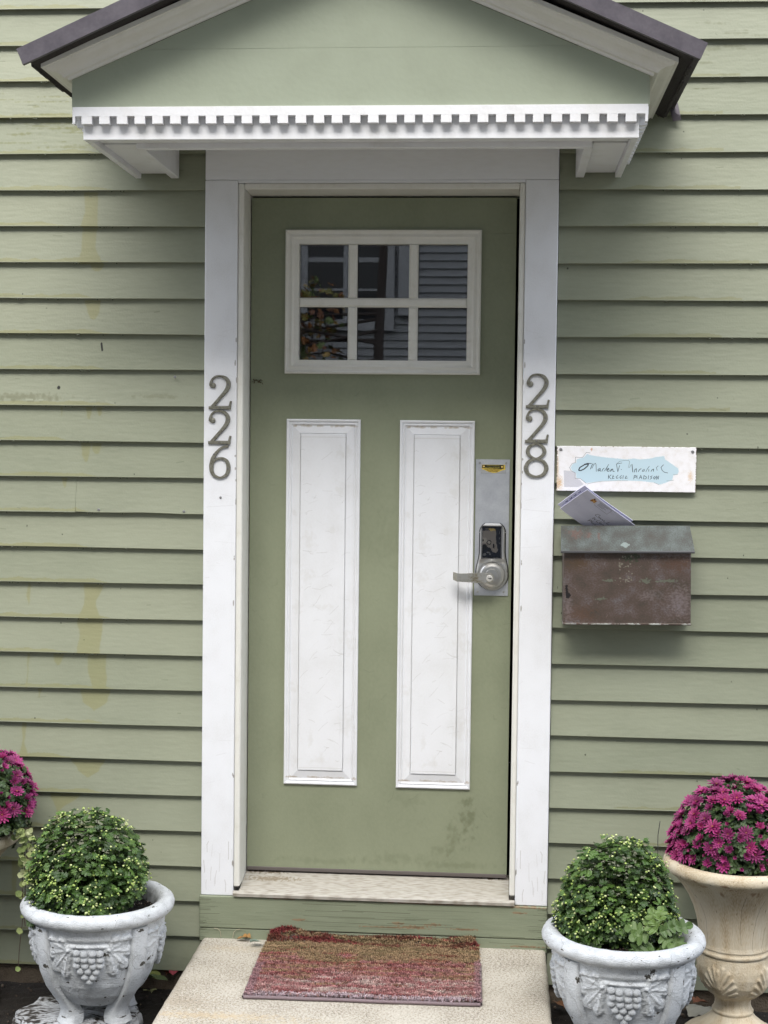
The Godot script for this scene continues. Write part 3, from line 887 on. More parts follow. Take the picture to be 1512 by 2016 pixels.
	for k in 26:
		var a := Vector3(rng.randf_range(-0.014, 0.014), rng.randf_range(-0.006, 0.006), rng.randf_range(0.001, 0.006))
		var b := a + Vector3(rng.randf_range(-0.008, 0.008), rng.randf_range(-0.006, 0.006), rng.randf_range(-0.001, 0.003))
		g.tube([a, (a + b) * 0.5 + Vector3(0, 0.001, 0.001), b], [0.0007], 4)
	tag(obj("dried_debris", g, flat(lin(0.07, 0.045, 0.02), 0.9)), "small tuft of dried brown debris stuck on the green door by the hinge side", "debris")
	get_node("dried_debris").position = Vector3(-0.374, 1.757, 0.0005)

func build_canopy() -> void:
	var c := thing("door_canopy", "gabled canopy over the front door with white dentil trim and dark metal roof", "canopy")
	var g: Geo
	# gable front in two boards
	var gl := -0.745
	var gr := 0.707
	var sl := 0.423
	var mid := (gl + gr) * 0.5
	var seam := 2.5645
	var hx := (seam - 2.49) / sl
	g = Geo.new()
	g.prism(P([gl, 2.4195, gr, 2.4195, gr, 2.49, gr - hx, seam - 0.0002, gl + hx, seam - 0.0002, gl, 2.49]), 0.66, 0.68)
	obj("gable_board", g, M.gable, c)
	g = Geo.new()
	g.prism(P([gl + hx + 0.003, seam + 0.0004, gr - hx - 0.003, seam + 0.0004, mid, 2.49 + (mid - gl) * sl]), 0.66, 0.6796)
	obj("gable_board", g, M.gable, c)
	for s: int in [-1, 1]:
		g = Geo.new()
		var x := gl if s < 0 else gr
		g.box(Vector3(minf(x, x - s * 0.018), 2.4195, 0.115), Vector3(maxf(x, x - s * 0.018), 2.53, 0.6595), 0.001)
		obj("side_board", g, M.gable, c)
	# fascia: front beam and two returns to the wall
	var fl := -0.7185
	var fr := 0.6835
	g = Geo.new()
	g.box(Vector3(fl, 2.34, 0.652), Vector3(fr, 2.419, 0.67), 0.0015)
	obj("front_fascia", g, M.white, c)
	for s: int in [-1, 1]:
		g = Geo.new()
		var x := fl if s < 0 else fr
		g.box(Vector3(minf(x, x - s * 0.017), 2.3405, 0.118), Vector3(maxf(x, x - s * 0.017), 2.4185, 0.6515), 0.0015)
		obj("side_fascia", g, M.white, c)
		g = Geo.new()
		var xi := x - s * 0.1285
		g.box(Vector3(minf(xi, xi + s * 0.024), 2.3405, 0.118), Vector3(maxf(xi, xi + s * 0.024), 2.436, 0.5325), 0.0015)
		obj("inner_fascia", g, M.white, c)
		g = Geo.new()
		g.box(Vector3(minf(xi + s * 0.0245, x - s * 0.0175), 2.3545, 0.118), Vector3(maxf(xi + s * 0.0245, x - s * 0.0175), 2.366, 0.535), 0.001)
		obj("soffit_panel", g, M.white, c)
	g = Geo.new()
	g.box(Vector3(fl + 0.108, 2.3405, 0.533), Vector3(fr - 0.108, 2.436, 0.556), 0.0015)
	obj("inner_fascia", g, M.white, c)
	g = Geo.new()
	g.box(Vector3(fl + 0.0175, 2.3548, 0.5565), Vector3(fr - 0.0175, 2.366, 0.6515), 0.001)
	obj("soffit_panel", g, M.white, c)
	g = Geo.new()
	g.box(Vector3(fl + 0.108, 2.437, 0.118), Vector3(fr - 0.108, 2.447, 0.65), 0.001)
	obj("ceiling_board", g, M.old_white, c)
	# dentil course on the front and round both sides
	g = Geo.new()
	g.box(Vector3(-0.741, 2.3955, 0.6705), Vector3(0.703, 2.4188, 0.6905), 0.0005)
	g.box(Vector3(-0.741, 2.3765, 0.6706), Vector3(-0.7345, 2.3955, 0.6904), 0.0003)
	g.box(Vector3(0.6965, 2.3765, 0.6706), Vector3(0.703, 2.3955, 0.6904), 0.0003)
	var rail := obj("dentil_rail", g, M.white, c)
	g = Geo.new()
	g.box(Vector3(-0.01335, -0.0095, -0.0099), Vector3(0.01335, 0.0098, 0.00995), 0.0004)
	var block := g.mesh()
	for k in 31:
		var o := obj("dentil", block, M.white, rail)
		o.position = Vector3(-0.7045 + k * 0.04555, 2.3859, 0.6805)
	for s: int in [-1, 1]:
		g = Geo.new()
		var xa := fl - 0.0225 if s < 0 else fr + 0.0005
		g.box(Vector3(xa, 2.3956, 0.118), Vector3(xa + 0.022, 2.4187, 0.6702), 0.0012)
		var sr := obj("dentil_rail", g, M.white, c)
		g = Geo.new()
		g.box(Vector3(-0.0108, -0.0094, -0.013), Vector3(0.0108, 0.0096, 0.013), 0.0004)
		var sb := g.mesh()
		for k in 12:
			var o := obj("dentil", sb, M.white, sr)
			o.position = Vector3(xa + 0.011, 2.386, 0.635 - k * 0.0455)
	# crown mouldings: up both rakes and back along both eaves
	var prof := [Vector2(0, 0.0005), Vector2(0, 0.007), Vector2(0.007, 0.009), Vector2(0.009, 0.018), Vector2(0.014, 0.020), Vector2(0.020, 0.025), Vector2(0.026, 0.034), Vector2(0.031, 0.045), Vector2(0.037, 0.053), Vector2(0.041, 0.055), Vector2(0.042, 0.062), Vector2(0.054, 0.062), Vector2(0.054, 0.0005)]
	for s: int in [-1, 1]:
		var x := gl if s < 0 else gr
		var rings := [[], [], []]
		for q: Vector2 in prof:
			var e := Vector3(x + s * q.y, 2.49 + q.x - q.y * sl, 0)
			rings[0].append(Vector3(mid, 2.49 + (x - mid) * s * sl + q.x, 0.68 + q.y))
			rings[1].append(Vector3(e.x, e.y, 0.68 + q.y))
			rings[2].append(Vector3(e.x, e.y, 0.118))
		for part in 2:
			g = Geo.new()
			for i in prof.size() - 1:
				var a: Vector3 = rings[part][i]
				var b: Vector3 = rings[part + 1][i]
				var b2: Vector3 = rings[part + 1][i + 1]
				var a2: Vector3 = rings[part][i + 1]
				if s < 0: g.quad(b, a, a2, b2)
				else: g.quad(a, b, b2, a2)
			obj("rake_moulding" if part == 0 else "eave_moulding", g, M.old_white, c)
	# roof: two metal-clad slopes with a folded front edge over dark sheathing
	var rs := 0.446
	var apex := 2.912
	var rm := -0.010
	for s: int in [-1, 1]:
		var run := 0.841
		var ex := rm + s * run
		var ey := apex - run * rs
		var up := Vector2(s * rs, 1).normalized()
		var th := 0.043
		var dn := -up * th
		g = Geo.new()
		# the folded front edge
		var a := Vector2(rm, apex)
		var b := Vector2(ex, ey)
		var a2 := Vector2(rm, apex - th * sqrt(1 + rs * rs))
		var b2 := b + dn
		var fold := P([a.x, a.y, b.x, b.y, b2.x, b2.y, a2.x, a2.y])
		g.prism(fold, 0.792, 0.80)
		var lip_a := a2 + Vector2(0, 0.0075)
		var lip_b := b2 + up * 0.0065
		g.prism(P([lip_a.x, lip_a.y, lip_b.x, lip_b.y, b2.x, b2.y, a2.x, a2.y]), 0.8002, 0.8035)
		var edge := obj("roof_edge", g, M.roof, c)
		edge.set_meta("kind", "thing")
		g = Geo.new()
		# roof sheet and eave fold
		var t2 := dn * 0.12
		var p := [Vector3(a.x, a.y, 0.7918), Vector3(b.x, b.y, 0.7918), Vector3(b.x, b.y, 0.10), Vector3(a.x, a.y, 0.10)]
		g.quad_out(p[0], p[1], p[2], p[3], Vector3(0, 0, 0.4))
		var u := [Vector3(a.x + t2.x, a.y + t2.y, 0.7918), Vector3(b.x + t2.x, b.y + t2.y, 0.7918), Vector3(b.x + t2.x, b.y + t2.y, 0.10), Vector3(a.x + t2.x, a.y + t2.y, 0.10)]
		g.quad_out(u[0], u[1], u[2], u[3], Vector3(0, 9, 0.4))
		g.quad_out(p[1], p[2], u[2], u[1], Vector3(0, ey, 0.4))
		obj("roof_sheet", g, M.roof, c)
		# dark boards under the sheet, ragged along the eave
		g = Geo.new()
		var s0 := b + Vector2(-s * 0.014, 0.006) - up * 0.006
		var top_a := a - Vector2(0, 0.010)
		var bot_b := s0 + dn * 0.74
		var bot_a := a2 + Vector2(0, 0.006)
		g.prism(P([top_a.x, top_a.y, s0.x, s0.y, bot_b.x, bot_b.y, bot_a.x, bot_a.y]), 0.11, 0.785)
		rng.seed = 3 + s
		for k in 9:
			var z0 := 0.13 + k * 0.07
			var e := rng.randf_range(0.001, 0.006)
			g.box(Vector3(minf(bot_b.x, bot_b.x + s * e) - 0.004, bot_b.y - rng.randf_range(0.0, 0.004), z0), Vector3(maxf(bot_b.x, bot_b.x + s * e), bot_b.y + 0.02, z0 + 0.064), 0.001)
		obj("roof_boards", g, M.sheathing, c)
	g = Geo.new()
	g.tri(Vector3(0.818, 2.529, 0.122), Vector3(0.826, 2.497, 0.121), Vector3(0.846, 2.512, 0.128))
	g.tri(Vector3(0.818, 2.529, 0.122), Vector3(0.846, 2.512, 0.128), Vector3(0.838, 2.552, 0.122))
	g.tri(Vector3(0.826, 2.497, 0.121), Vector3(0.850, 2.500, 0.124), Vector3(0.846, 2.512, 0.128))
	obj("flashing", g, M.roof, c)

# ---------------------------------------------------------------- house numbers: ribbons of varying width, cast with some depth
func ribbon(g: Geo, pts: Array, w: Array, z0: float, z1: float, closed: bool) -> void:
	var n := pts.size()
	var l: Array[Vector2] = []
	var r: Array[Vector2] = []
	for i in n:
		var d: Vector2 = (pts[(i + 1) % n] - pts[(i - 1 + n) % n]) if closed else (pts[mini(i + 1, n - 1)] - pts[maxi(i - 1, 0)])
		d = d.normalized()
		var s := Vector2(-d.y, d.x) * float(w[i]) * 0.42
		l.append(pts[i] + s); r.append(pts[i] - s)
	for i in (n if closed else n - 1):
		var j := (i + 1) % n
		var c := 0.0012
		var ml := l[i].lerp(r[i], 0.12)
		var mr := l[i].lerp(r[i], 0.88)
		var nl := l[j].lerp(r[j], 0.12)
		var nr := l[j].lerp(r[j], 0.88)
		g.quad(Vector3(ml.x, ml.y, z1), Vector3(mr.x, mr.y, z1), Vector3(nr.x, nr.y, z1), Vector3(nl.x, nl.y, z1))
		g.quad(Vector3(l[i].x, l[i].y, z1 - c), Vector3(ml.x, ml.y, z1), Vector3(nl.x, nl.y, z1), Vector3(l[j].x, l[j].y, z1 - c))
		g.quad(Vector3(mr.x, mr.y, z1), Vector3(r[i].x, r[i].y, z1 - c), Vector3(r[j].x, r[j].y, z1 - c), Vector3(nr.x, nr.y, z1))
		g.quad(Vector3(l[j].x, l[j].y, z0), Vector3(l[i].x, l[i].y, z0), Vector3(l[i].x, l[i].y, z1 - c), Vector3(l[j].x, l[j].y, z1 - c))
		g.quad(Vector3(r[i].x, r[i].y, z0), Vector3(r[j].x, r[j].y, z0), Vector3(r[j].x, r[j].y, z1 - c), Vector3(r[i].x, r[i].y, z1 - c))
	if not closed:
		g.quad(Vector3(l[0].x, l[0].y, z0), Vector3(r[0].x, r[0].y, z0), Vector3(r[0].x, r[0].y, z1 - c0), Vector3(l[0].x, l[0].y, z1 - c0))
		g.quad(Vector3(r[n - 1].x, r[n - 1].y, z0), Vector3(l[n - 1].x, l[n - 1].y, z0), Vector3(l[n - 1].x, l[n - 1].y, z1 - c0), Vector3(r[n - 1].x, r[n - 1].y, z1 - c0))
const c0 := 0.0012

func curve_through(p: Array, w: Array, steps := 6, closed := false) -> Array:   # Catmull-Rom through points with widths
	var op := []
	var ow := []
	var n := p.size()
	for i in (n if closed else n - 1):
		for k in steps:
			var t := float(k) / steps
			var a: Vector2 = p[(i - 1 + n) % n] if closed else p[maxi(i - 1, 0)]
			var b: Vector2 = p[i]
			var c: Vector2 = p[(i + 1) % n]
			var d: Vector2 = p[(i + 2) % n] if closed else p[mini(i + 2, n - 1)]
			op.append(b.cubic_interpolate(c, a, d, t))
			ow.append(lerpf(w[i], w[(i + 1) % n], t))
	if not closed:
		op.append(p[n - 1]); ow.append(w[n - 1])
	return [op, ow]

func V(a: Array) -> Array:
	var o := []
	for i in range(0, a.size(), 2): o.append(Vector2(a[i], a[i + 1]))
	return o

func digit(which: int) -> Geo:   # drawn in a cell one unit high and 0.72 wide, scaled to the real size when placed
	var g := Geo.new()
	var h := 0.101
	var sc := func(a: Array) -> Array:
		var o := []
		for p: Vector2 in a: o.append(p * h)
		return o
	var ws := func(a: Array) -> Array:
		var o := []
		for x: float in a: o.append(x * h)
		return o
	if which == 2:
		var r := curve_through(sc.call(V([0.165, 0.655, 0.085, 0.715, 0.105, 0.85, 0.20, 0.945, 0.345, 0.968, 0.50, 0.915, 0.585, 0.79, 0.575, 0.655, 0.49, 0.51, 0.345, 0.345, 0.20, 0.175, 0.075, 0.035])), ws.call([0.10, 0.135, 0.07, 0.065, 0.07, 0.115, 0.15, 0.15, 0.125, 0.11, 0.11, 0.12]))
		ribbon(g, r[0], r[1], 0, 0.0062, false)
		g.ball(Vector3(0.150, 0.695, 0.03) * h, Vector3(0.075, 0.082, 0.035) * h, 14, 7)
		r = curve_through(sc.call(V([0.02, 0.055, 0.30, 0.060, 0.62, 0.060])), ws.call([0.10, 0.125, 0.125]), 2)
		ribbon(g, r[0], r[1], 0, 0.0058, false)
		r = curve_through(sc.call(V([0.615, 0.01, 0.640, 0.15, 0.665, 0.255])), ws.call([0.105, 0.075, 0.06]), 3)
		ribbon(g, r[0], r[1], 0, 0.0060, false)
	elif which == 6:
		var r := curve_through(sc.call(V([0.60, 0.955, 0.45, 0.925, 0.30, 0.82, 0.16, 0.62, 0.105, 0.40, 0.11, 0.30])), ws.call([0.085, 0.075, 0.085, 0.13, 0.15, 0.14]))
		ribbon(g, r[0], r[1], 0, 0.0062, false)
		r = curve_through(sc.call(V([0.105, 0.33, 0.165, 0.125, 0.36, 0.04, 0.545, 0.13, 0.605, 0.33, 0.55, 0.52, 0.385, 0.605, 0.19, 0.53])), ws.call([0.145, 0.115, 0.07, 0.115, 0.145, 0.12, 0.07, 0.08]), 6, true)
		ribbon(g, r[0], r[1], 0, 0.0059, true)
	else:
		var r := curve_through(sc.call(V([0.36, 0.965, 0.19, 0.90, 0.125, 0.755, 0.19, 0.62, 0.36, 0.545, 0.53, 0.62, 0.60, 0.755, 0.53, 0.90])), ws.call([0.06, 0.11, 0.135, 0.11, 0.07, 0.11, 0.135, 0.11]), 6, true)
		ribbon(g, r[0], r[1], 0, 0.0062, true)
		r = curve_through(sc.call(V([0.37, 0.53, 0.165, 0.46, 0.085, 0.28, 0.165, 0.10, 0.37, 0.035, 0.575, 0.10, 0.66, 0.28, 0.575, 0.46])), ws.call([0.07, 0.12, 0.155, 0.12, 0.07, 0.12, 0.155, 0.12]), 6, true)
		ribbon(g, r[0], r[1], 0, 0.0059, true)
	return g

func build_numbers() -> void:
	var holes := {2: [Vector2(0.585, 0.715), Vector2(0.34, 0.065)], 6: [Vector2(0.175, 0.71), Vector2(0.595, 0.31)], 8: [Vector2(0.59, 0.72), Vector2(0.09, 0.26)]}
	var spec := [
		[2, -0.4985, 1.6700, "tarnished metal numeral 2, topmost on the hinge side casing left of the door"],
		[2, -0.4995, 1.5685, "tarnished metal numeral 2 directly above the 6 on the left casing"],
		[6, -0.4985, 1.4680, "tarnished metal numeral 6 at the bottom of the left casing's number"],
		[2, 0.4225, 1.6820, "grey metal numeral 2, topmost on the casing beside the lock"],
		[2, 0.4215, 1.5825, "grey metal numeral 2 directly above the 8 on the right casing"],
		[8, 0.4190, 1.4835, "grey metal numeral 8 at the bottom of the right casing's number"]]
	var meshes := {2: digit(2).mesh(), 6: digit(6).mesh(), 8: digit(8).mesh()}
	for s: Array in spec:
		var o := thing("house_number", s[3], "house number", Vector3(s[1], s[2], 0.1252), 0.0, "metal house numbers on the door casing")
		obj("numeral", meshes[s[0]], M.digit, o)
		for p: Vector2 in holes[s[0]]:
			var g := Geo.new()
			g.disc(Vector3(p.x * 0.101, p.y * 0.101, 0.0056), 0.0024, 0.0012, 10)
			obj("screw", g, M.steel_dark, o)
	var g := Geo.new()
	g.disc(Vector3.ZERO, 0.0036, 0.003, 10)
	tag(obj("nail", g, M.screw), "single nail head in the white casing below the numeral 6", "nail")
	get_node("nail").position = Vector3(-0.4605, 1.414, 0.1249)

# ---------------------------------------------------------------- name sign, mailbox, letters
func build_sign() -> void:
	var o := thing("name_sign", "weathered white name board with pale blue cartouche and handwritten names above the mailbox", "sign", Vector3(0.7135, 1.5115, 0.112))
	var w := 1512
	var h := 500
	# one picture unit is the width of the board over 1490
	var n := blend(noise_bytes(w / 2, h / 2, 101, 0.02, 4), noise_bytes(w / 2, h / 2, 102, 0.2, 3), 0.5)
	var im := ramp(n, w / 2, h / 2, [[0.0, Color(0.86, 0.83, 0.78)], [0.4, Color(0.95, 0.945, 0.94)], [1.0, Color(1, 1, 1)]])
	im.resize(w, h, Image.INTERPOLATE_BILINEAR)
	var off := Vector2(15, -48)
	var T := func(a: Array) -> PackedVector2Array:
		var p := PackedVector2Array()
		for i in range(0, a.size(), 2): p.append((Vector2(a[i], a[i + 1]) + off))
		return p
	blot(im, 28, 410, 46, 90, Color(0.83, 0.66, 0.45), 0.75, 0.9, 0.9)
	blot(im, 10, 250, 16, 220, Color(0.85, 0.72, 0.54), 0.6, 0.9, 0.9)
	blot(im, 1450, 320, 34, 70, Color(0.86, 0.72, 0.56), 0.6, 0.9, 0.9)
	blot(im, 375, 34, 12, 18, Color(0.78, 0.52, 0.35), 0.6, 0.9)
	fill(im, T.call([62, 318, 190, 330, 190, 405, 240, 420, 280, 470, 225, 500, 70, 500]), Color(0.78, 0.78, 0.80), 0.8, 6)
	for k in 60:
		blot(im, 80 + (k * 37) % 130, 280 + (k * 53) % 170, 3, 3, Color(0.7, 0.69, 0.68), 0.5, 0.6)
	var cart: PackedVector2Array = T.call([305, 455, 245, 405, 200, 400, 195, 345, 150, 320, 137, 285, 160, 245, 197, 232, 200, 195, 245, 182, 275, 175, 312, 135, 340, 146, 420, 160, 520, 172, 640, 182, 740, 190, 830, 180, 880, 190, 1000, 178, 1060, 160, 1145, 150, 1160, 185, 1240, 240, 1300, 280, 1310, 315, 1295, 345, 1250, 360, 1240, 410, 1170, 440, 1110, 460, 1040, 440, 900, 425, 700, 420, 480, 430])
	fill(im, cart, Color(0.77, 0.865, 0.895), 1.0, 9.0)
	# printed double outline where the paint has held
	var ink := Color(0.22, 0.28, 0.32)
	for a: Array in [[310, 458, 245, 408, 187, 405, 187, 345, 140, 320, 125, 285, 150, 243, 187, 232, 187, 172, 238, 176, 266, 172, 305, 118, 345, 124], [320, 464, 400, 445, 480, 432, 640, 424, 760, 424], [1045, 440, 1100, 462], [1250, 352, 1300, 345], [1180, 420, 1255, 412]]:
		stroke(im, T.call(a), 3.2 if a.size() > 20 else 2.4, ink, 0.85)
	var pen := Color(0.04, 0.10, 0.16)
	for a: Array in [
		[11, 225, 312, 236, 285, 290, 252, 330, 245, 322, 266, 285, 300, 248, 318, 228, 318], [6, 285, 248, 320, 238, 362, 240], [6, 352, 300, 366, 262, 378, 242], [4.5, 368, 292, 388, 250, 404, 236, 412, 250, 416, 326],
		[6, 450, 292, 434, 306, 436, 322, 452, 312, 460, 294, 456, 318, 466, 322], [6, 500, 290, 484, 304, 478, 322], [4, 500, 322, 525, 290, 548, 248, 532, 282, 522, 318], [6, 535, 308, 556, 298, 546, 290, 534, 306, 540, 324, 566, 316], [6, 572, 324, 578, 298, 580, 312, 594, 296, 598, 322, 612, 324],
		[5, 634, 246, 650, 326, 668, 258], [4, 632, 242, 692, 230], [5, 686, 300, 690, 302], [2.2, 636, 240, 668, 212, 720, 202, 764, 202, 776, 214, 770, 250, 762, 282], [3, 790, 250, 776, 280], [7, 802, 244, 806, 280, 812, 326],
		[6, 828, 328, 834, 300, 850, 290, 850, 326], [6, 872, 322, 884, 300, 902, 290], [5, 926, 296, 914, 318, 934, 316, 938, 296, 934, 316], [4, 954, 322, 970, 290, 990, 262], [5, 986, 296, 984, 318], [6, 1010, 318, 1018, 302, 1036, 292, 1036, 316],
		[4, 1086, 256, 1066, 276, 1076, 306], [5, 1142, 244, 1116, 274, 1130, 306, 1156, 326, 1190, 332],
		[5, 550, 362, 548, 404], [5, 578, 362, 552, 384, 580, 406], [5, 600, 364, 592, 402, 612, 398], [5, 594, 382, 608, 380], [5, 652, 366, 632, 384, 640, 400, 656, 392], [5, 690, 366, 672, 386, 680, 400, 694, 390], [5, 710, 366, 706, 400], [5, 742, 370, 730, 398, 756, 394], [4, 734, 382, 750, 380],
		[5, 824, 404, 830, 364, 846, 366, 850, 382, 832, 384], [5, 858, 364, 860, 398], [5, 880, 402, 900, 362, 912, 400], [4, 888, 386, 908, 386], [5, 930, 402, 934, 364, 962, 380, 956, 400, 930, 402], [5, 984, 364, 980, 402], [5, 1024, 366, 1004, 376, 1020, 390, 1000, 404], [5, 1052, 372, 1036, 386, 1046, 402, 1060, 386, 1052, 372], [5, 1068, 406, 1072, 366, 1088, 402, 1094, 366]]:
		stroke(im, T.call(a.slice(1)), a[0], pen)
	# chipped edges
	rng.seed = 23
	for k in 130:
		var e := k % 4
		var c := Vector2(rng.randf() * w, 2 if e == 0 else h - 3) if e < 2 else Vector2(3 if e == 2 else w - 3, rng.randf() * h)
		blot(im, c.x, c.y, rng.randf_range(3, 22) if e < 2 else 5, rng.randf_range(2, 6) if e < 2 else rng.randf_range(3, 18), Color(0.42, 0.36, 0.30), 0.8, 0.8)
	var g := Geo.new()
	g.planar = true
	g.po = Vector2(-0.198, -0.0655)
	g.ps = Vector2(0.396, 0.131)
	g.box(Vector3(-0.198, -0.0645, -0.002), Vector3(0.198, 0.0645, 0.0095), 0.0012)
	obj("board", g, mat(Color(0.95, 0.95, 0.97), 0.5, tex(im)), o)
	for s: float in [-0.187, 0.187]:
		g = Geo.new()
		g.disc(Vector3(s, 0.0535 - s * 0.006, 0.0095), 0.0046, 0.003)
		obj("screw", g, M.screw, o)

func build_mailbox() -> void:
	var o := thing("mailbox", "tarnished copper mailbox with greenish lid mounted on the clapboards right of the door", "mailbox", Vector3(0.716, 1.07, 0.112), 0.0)
	o.rotation.z = 0.014
	var w := 512
	var n := blend(noise_bytes(w, 384, 111, 0.008, 5), noise_bytes(w, 384, 112, 0.09, 4), 0.6)
	var fi := ramp(n, w, 384, [[0.0, Color(0.26, 0.24, 0.22)], [0.3, Color(0.305, 0.27, 0.245)], [0.48, Color(0.335, 0.285, 0.26)], [0.62, Color(0.36, 0.315, 0.30)], [0.8, Color(0.40, 0.375, 0.38)], [1.0, Color(0.44, 0.445, 0.44)]])
	blot(fi, 60, 60, 70, 50, Color(0.34, 0.255, 0.17), 0.5, 0.8, 0.9)
	blot(fi, 70, 330, 90, 60, Color(0.36, 0.26, 0.20), 0.5, 0.8, 0.9)
	blot(fi, 460, 60, 90, 60, Color(0.35, 0.25, 0.20), 0.55, 0.9, 0.9)
	for b: Array in [[470, 260, 70, 110, 0.5], [350, 230, 60, 40, 0.45], [20, 300, 22, 90, 0.5], [440, 20, 80, 20, 0.5]]:
		blot(fi, b[0], b[1], b[2], b[3], Color(0.52, 0.485, 0.50), b[4], 1.0, 0.9)
	for b: Array in [[262, 30, 22, 30], [292, 28, 12, 26], [330, 154, 22, 14], [430, 152, 26, 8], [390, 154, 18, 9], [180, 152, 26, 7], [150, 246, 24, 7]]:
		blot(fi, b[0], b[1], b[2], b[3], Color(0.25, 0.275, 0.22) if b[1] < 100 else Color(0.40, 0.42, 0.37), 0.85, 1.2, 0.3)
	rng.seed = 12
	for k in 40:
		blot(fi, 250 + rng.randf_range(-26, 26), rng.randf_range(20, 160), rng.randf_range(1.5, 6), rng.randf_range(1.5, 6), Color(0.52, 0.51, 0.46), 0.75, 0.9)
	for k in 46:
		var a := Vector2(rng.randf() * w, rng.randf() * 384)
		stroke(fi, [a, a + Vector2(rng.randf_range(-14, 14), rng.randf_range(-14, 14))], 0.9, Color(0.66, 0.62, 0.58), rng.randf_range(0.2, 0.7))
	for k in 30:
		blot(fi, rng.randf() * w, 379, rng.randf_range(4, 22), rng.randf_range(2, 5), Color(0.66, 0.68, 0.66), 0.7, 0.8)
	fill(fi, P([8, 180, 16, 174, 18, 210, 30, 230, 22, 246, 10, 244]), Color(0.10, 0.09, 0.10), 0.9, 4.0)
	var front := mat(Color.WHITE, 0.46, tex(fi), 0.0, M.hfine, 0.02)
	front.metallic = 0.3
	var li := ramp(blend(noise_bytes(w, 128, 115, 0.012, 5), noise_bytes(w, 128, 116, 0.14, 4), 0.55), w, 128, [[0.0, Color(0.29, 0.26, 0.24)], [0.32, Color(0.30, 0.30, 0.285)], [0.5, Color(0.325, 0.34, 0.33)], [0.7, Color(0.37, 0.395, 0.388)], [1.0, Color(0.44, 0.475, 0.47)]])
	for b: Array in [[150, 50, 8, 26], [110, 44, 14, 20], [60, 40, 40, 26]]: blot(li, b[0], b[1], b[2], b[3], Color(0.42, 0.30, 0.27), 0.6, 0.9, 0.8)
	fill(li, P([228, 88, 248, 74, 268, 86, 250, 100]), Color(0.62, 0.68, 0.67), 0.6, 3.0)
	var lid := mat(Color.WHITE, 0.5, tex(li), 0.0, M.hfine, 0.02)
	lid.metallic = 0.25
	var g := Geo.new()
	g.planar = true
	g.po = Vector2(-0.178, 0.004)
	g.ps = Vector2(0.356, 0.208)
	g.box(Vector3(-0.178, 0.006, 0.004), Vector3(0.178, 0.210, 0.098), 0.003)
	g.box(Vector3(-0.1795, 0.0035, 0.003), Vector3(0.1795, 0.0095, 0.0995), 0.0015)
	obj("body", g, front, o)
	# sides rise to meet the sloping lid
	g = Geo.new()
	for s: int in [-1, 1]:
		var x := 0.1775 * s
		var y0 := 0.2102
		g.quad_out(Vector3(x, y0, 0.004), Vector3(x, y0, 0.098), Vector3(x, y0 + 0.001, 0.098), Vector3(x, y0 + 0.062, 0.004), Vector3.ZERO)
	g.quad(Vector3(0.178, y_low, 0.0035), Vector3(-0.178, y_low, 0.0035), Vector3(-0.178, 0.274, 0.0035), Vector3(0.178, 0.274, 0.0035))
	obj("back", g, front, o)
	# lid: bent sheet with a turned-down lip and end flanges, open a little at the hinge
	g = Geo.new()
	var hb := Vector3(0, 0.2805, 0.026)
	var hf := Vector3(0, 0.2140, 0.113)
	var lb := Vector3(0, 0.2075, 0.1135)
	g.planar = true
	g.po = Vector2(-0.185, 0.205)
	g.ps = Vector2(0.37, 0.078)
	var L := func(x: float, p: Vector3) -> Vector3: return Vector3(x, p.y, p.z)
	g.quad(L.call(-0.186, hf), L.call(0.186, hf), L.call(0.1825, hb), L.call(-0.1825, hb))
	var th := Vector3(0, -0.0012, -0.0012)
	g.quad(L.call(0.186, hf + th), L.call(-0.186, hf + th), L.call(-0.1825, hb + th), L.call(0.1825, hb + th))
	g.quad(L.call(-0.1825, hb), L.call(0.1825, hb), L.call(0.1825, hb + th), L.call(-0.1825, hb + th))
	for s: int in [-1, 1]:
		var a: Vector3 = L.call(s * 0.186, hf)
		var b: Vector3 = L.call(s * 0.1825, hb)
		g.quad_out(a, b, b + Vector3(0, -0.010, -0.002), a + Vector3(0, -0.0065, 0.0005), Vector3(0, 0.24, 0.06))
	obj("lid", g, lid, o)
	g = Geo.new()
	g.box(Vector3(-0.1862, lb.y, 0.1105), Vector3(0.1862, lb.y + 0.0062, 0.1142), 0.001)
	obj("lid_lip", g, M.steel_dark, o)
const y_low := 0.2102

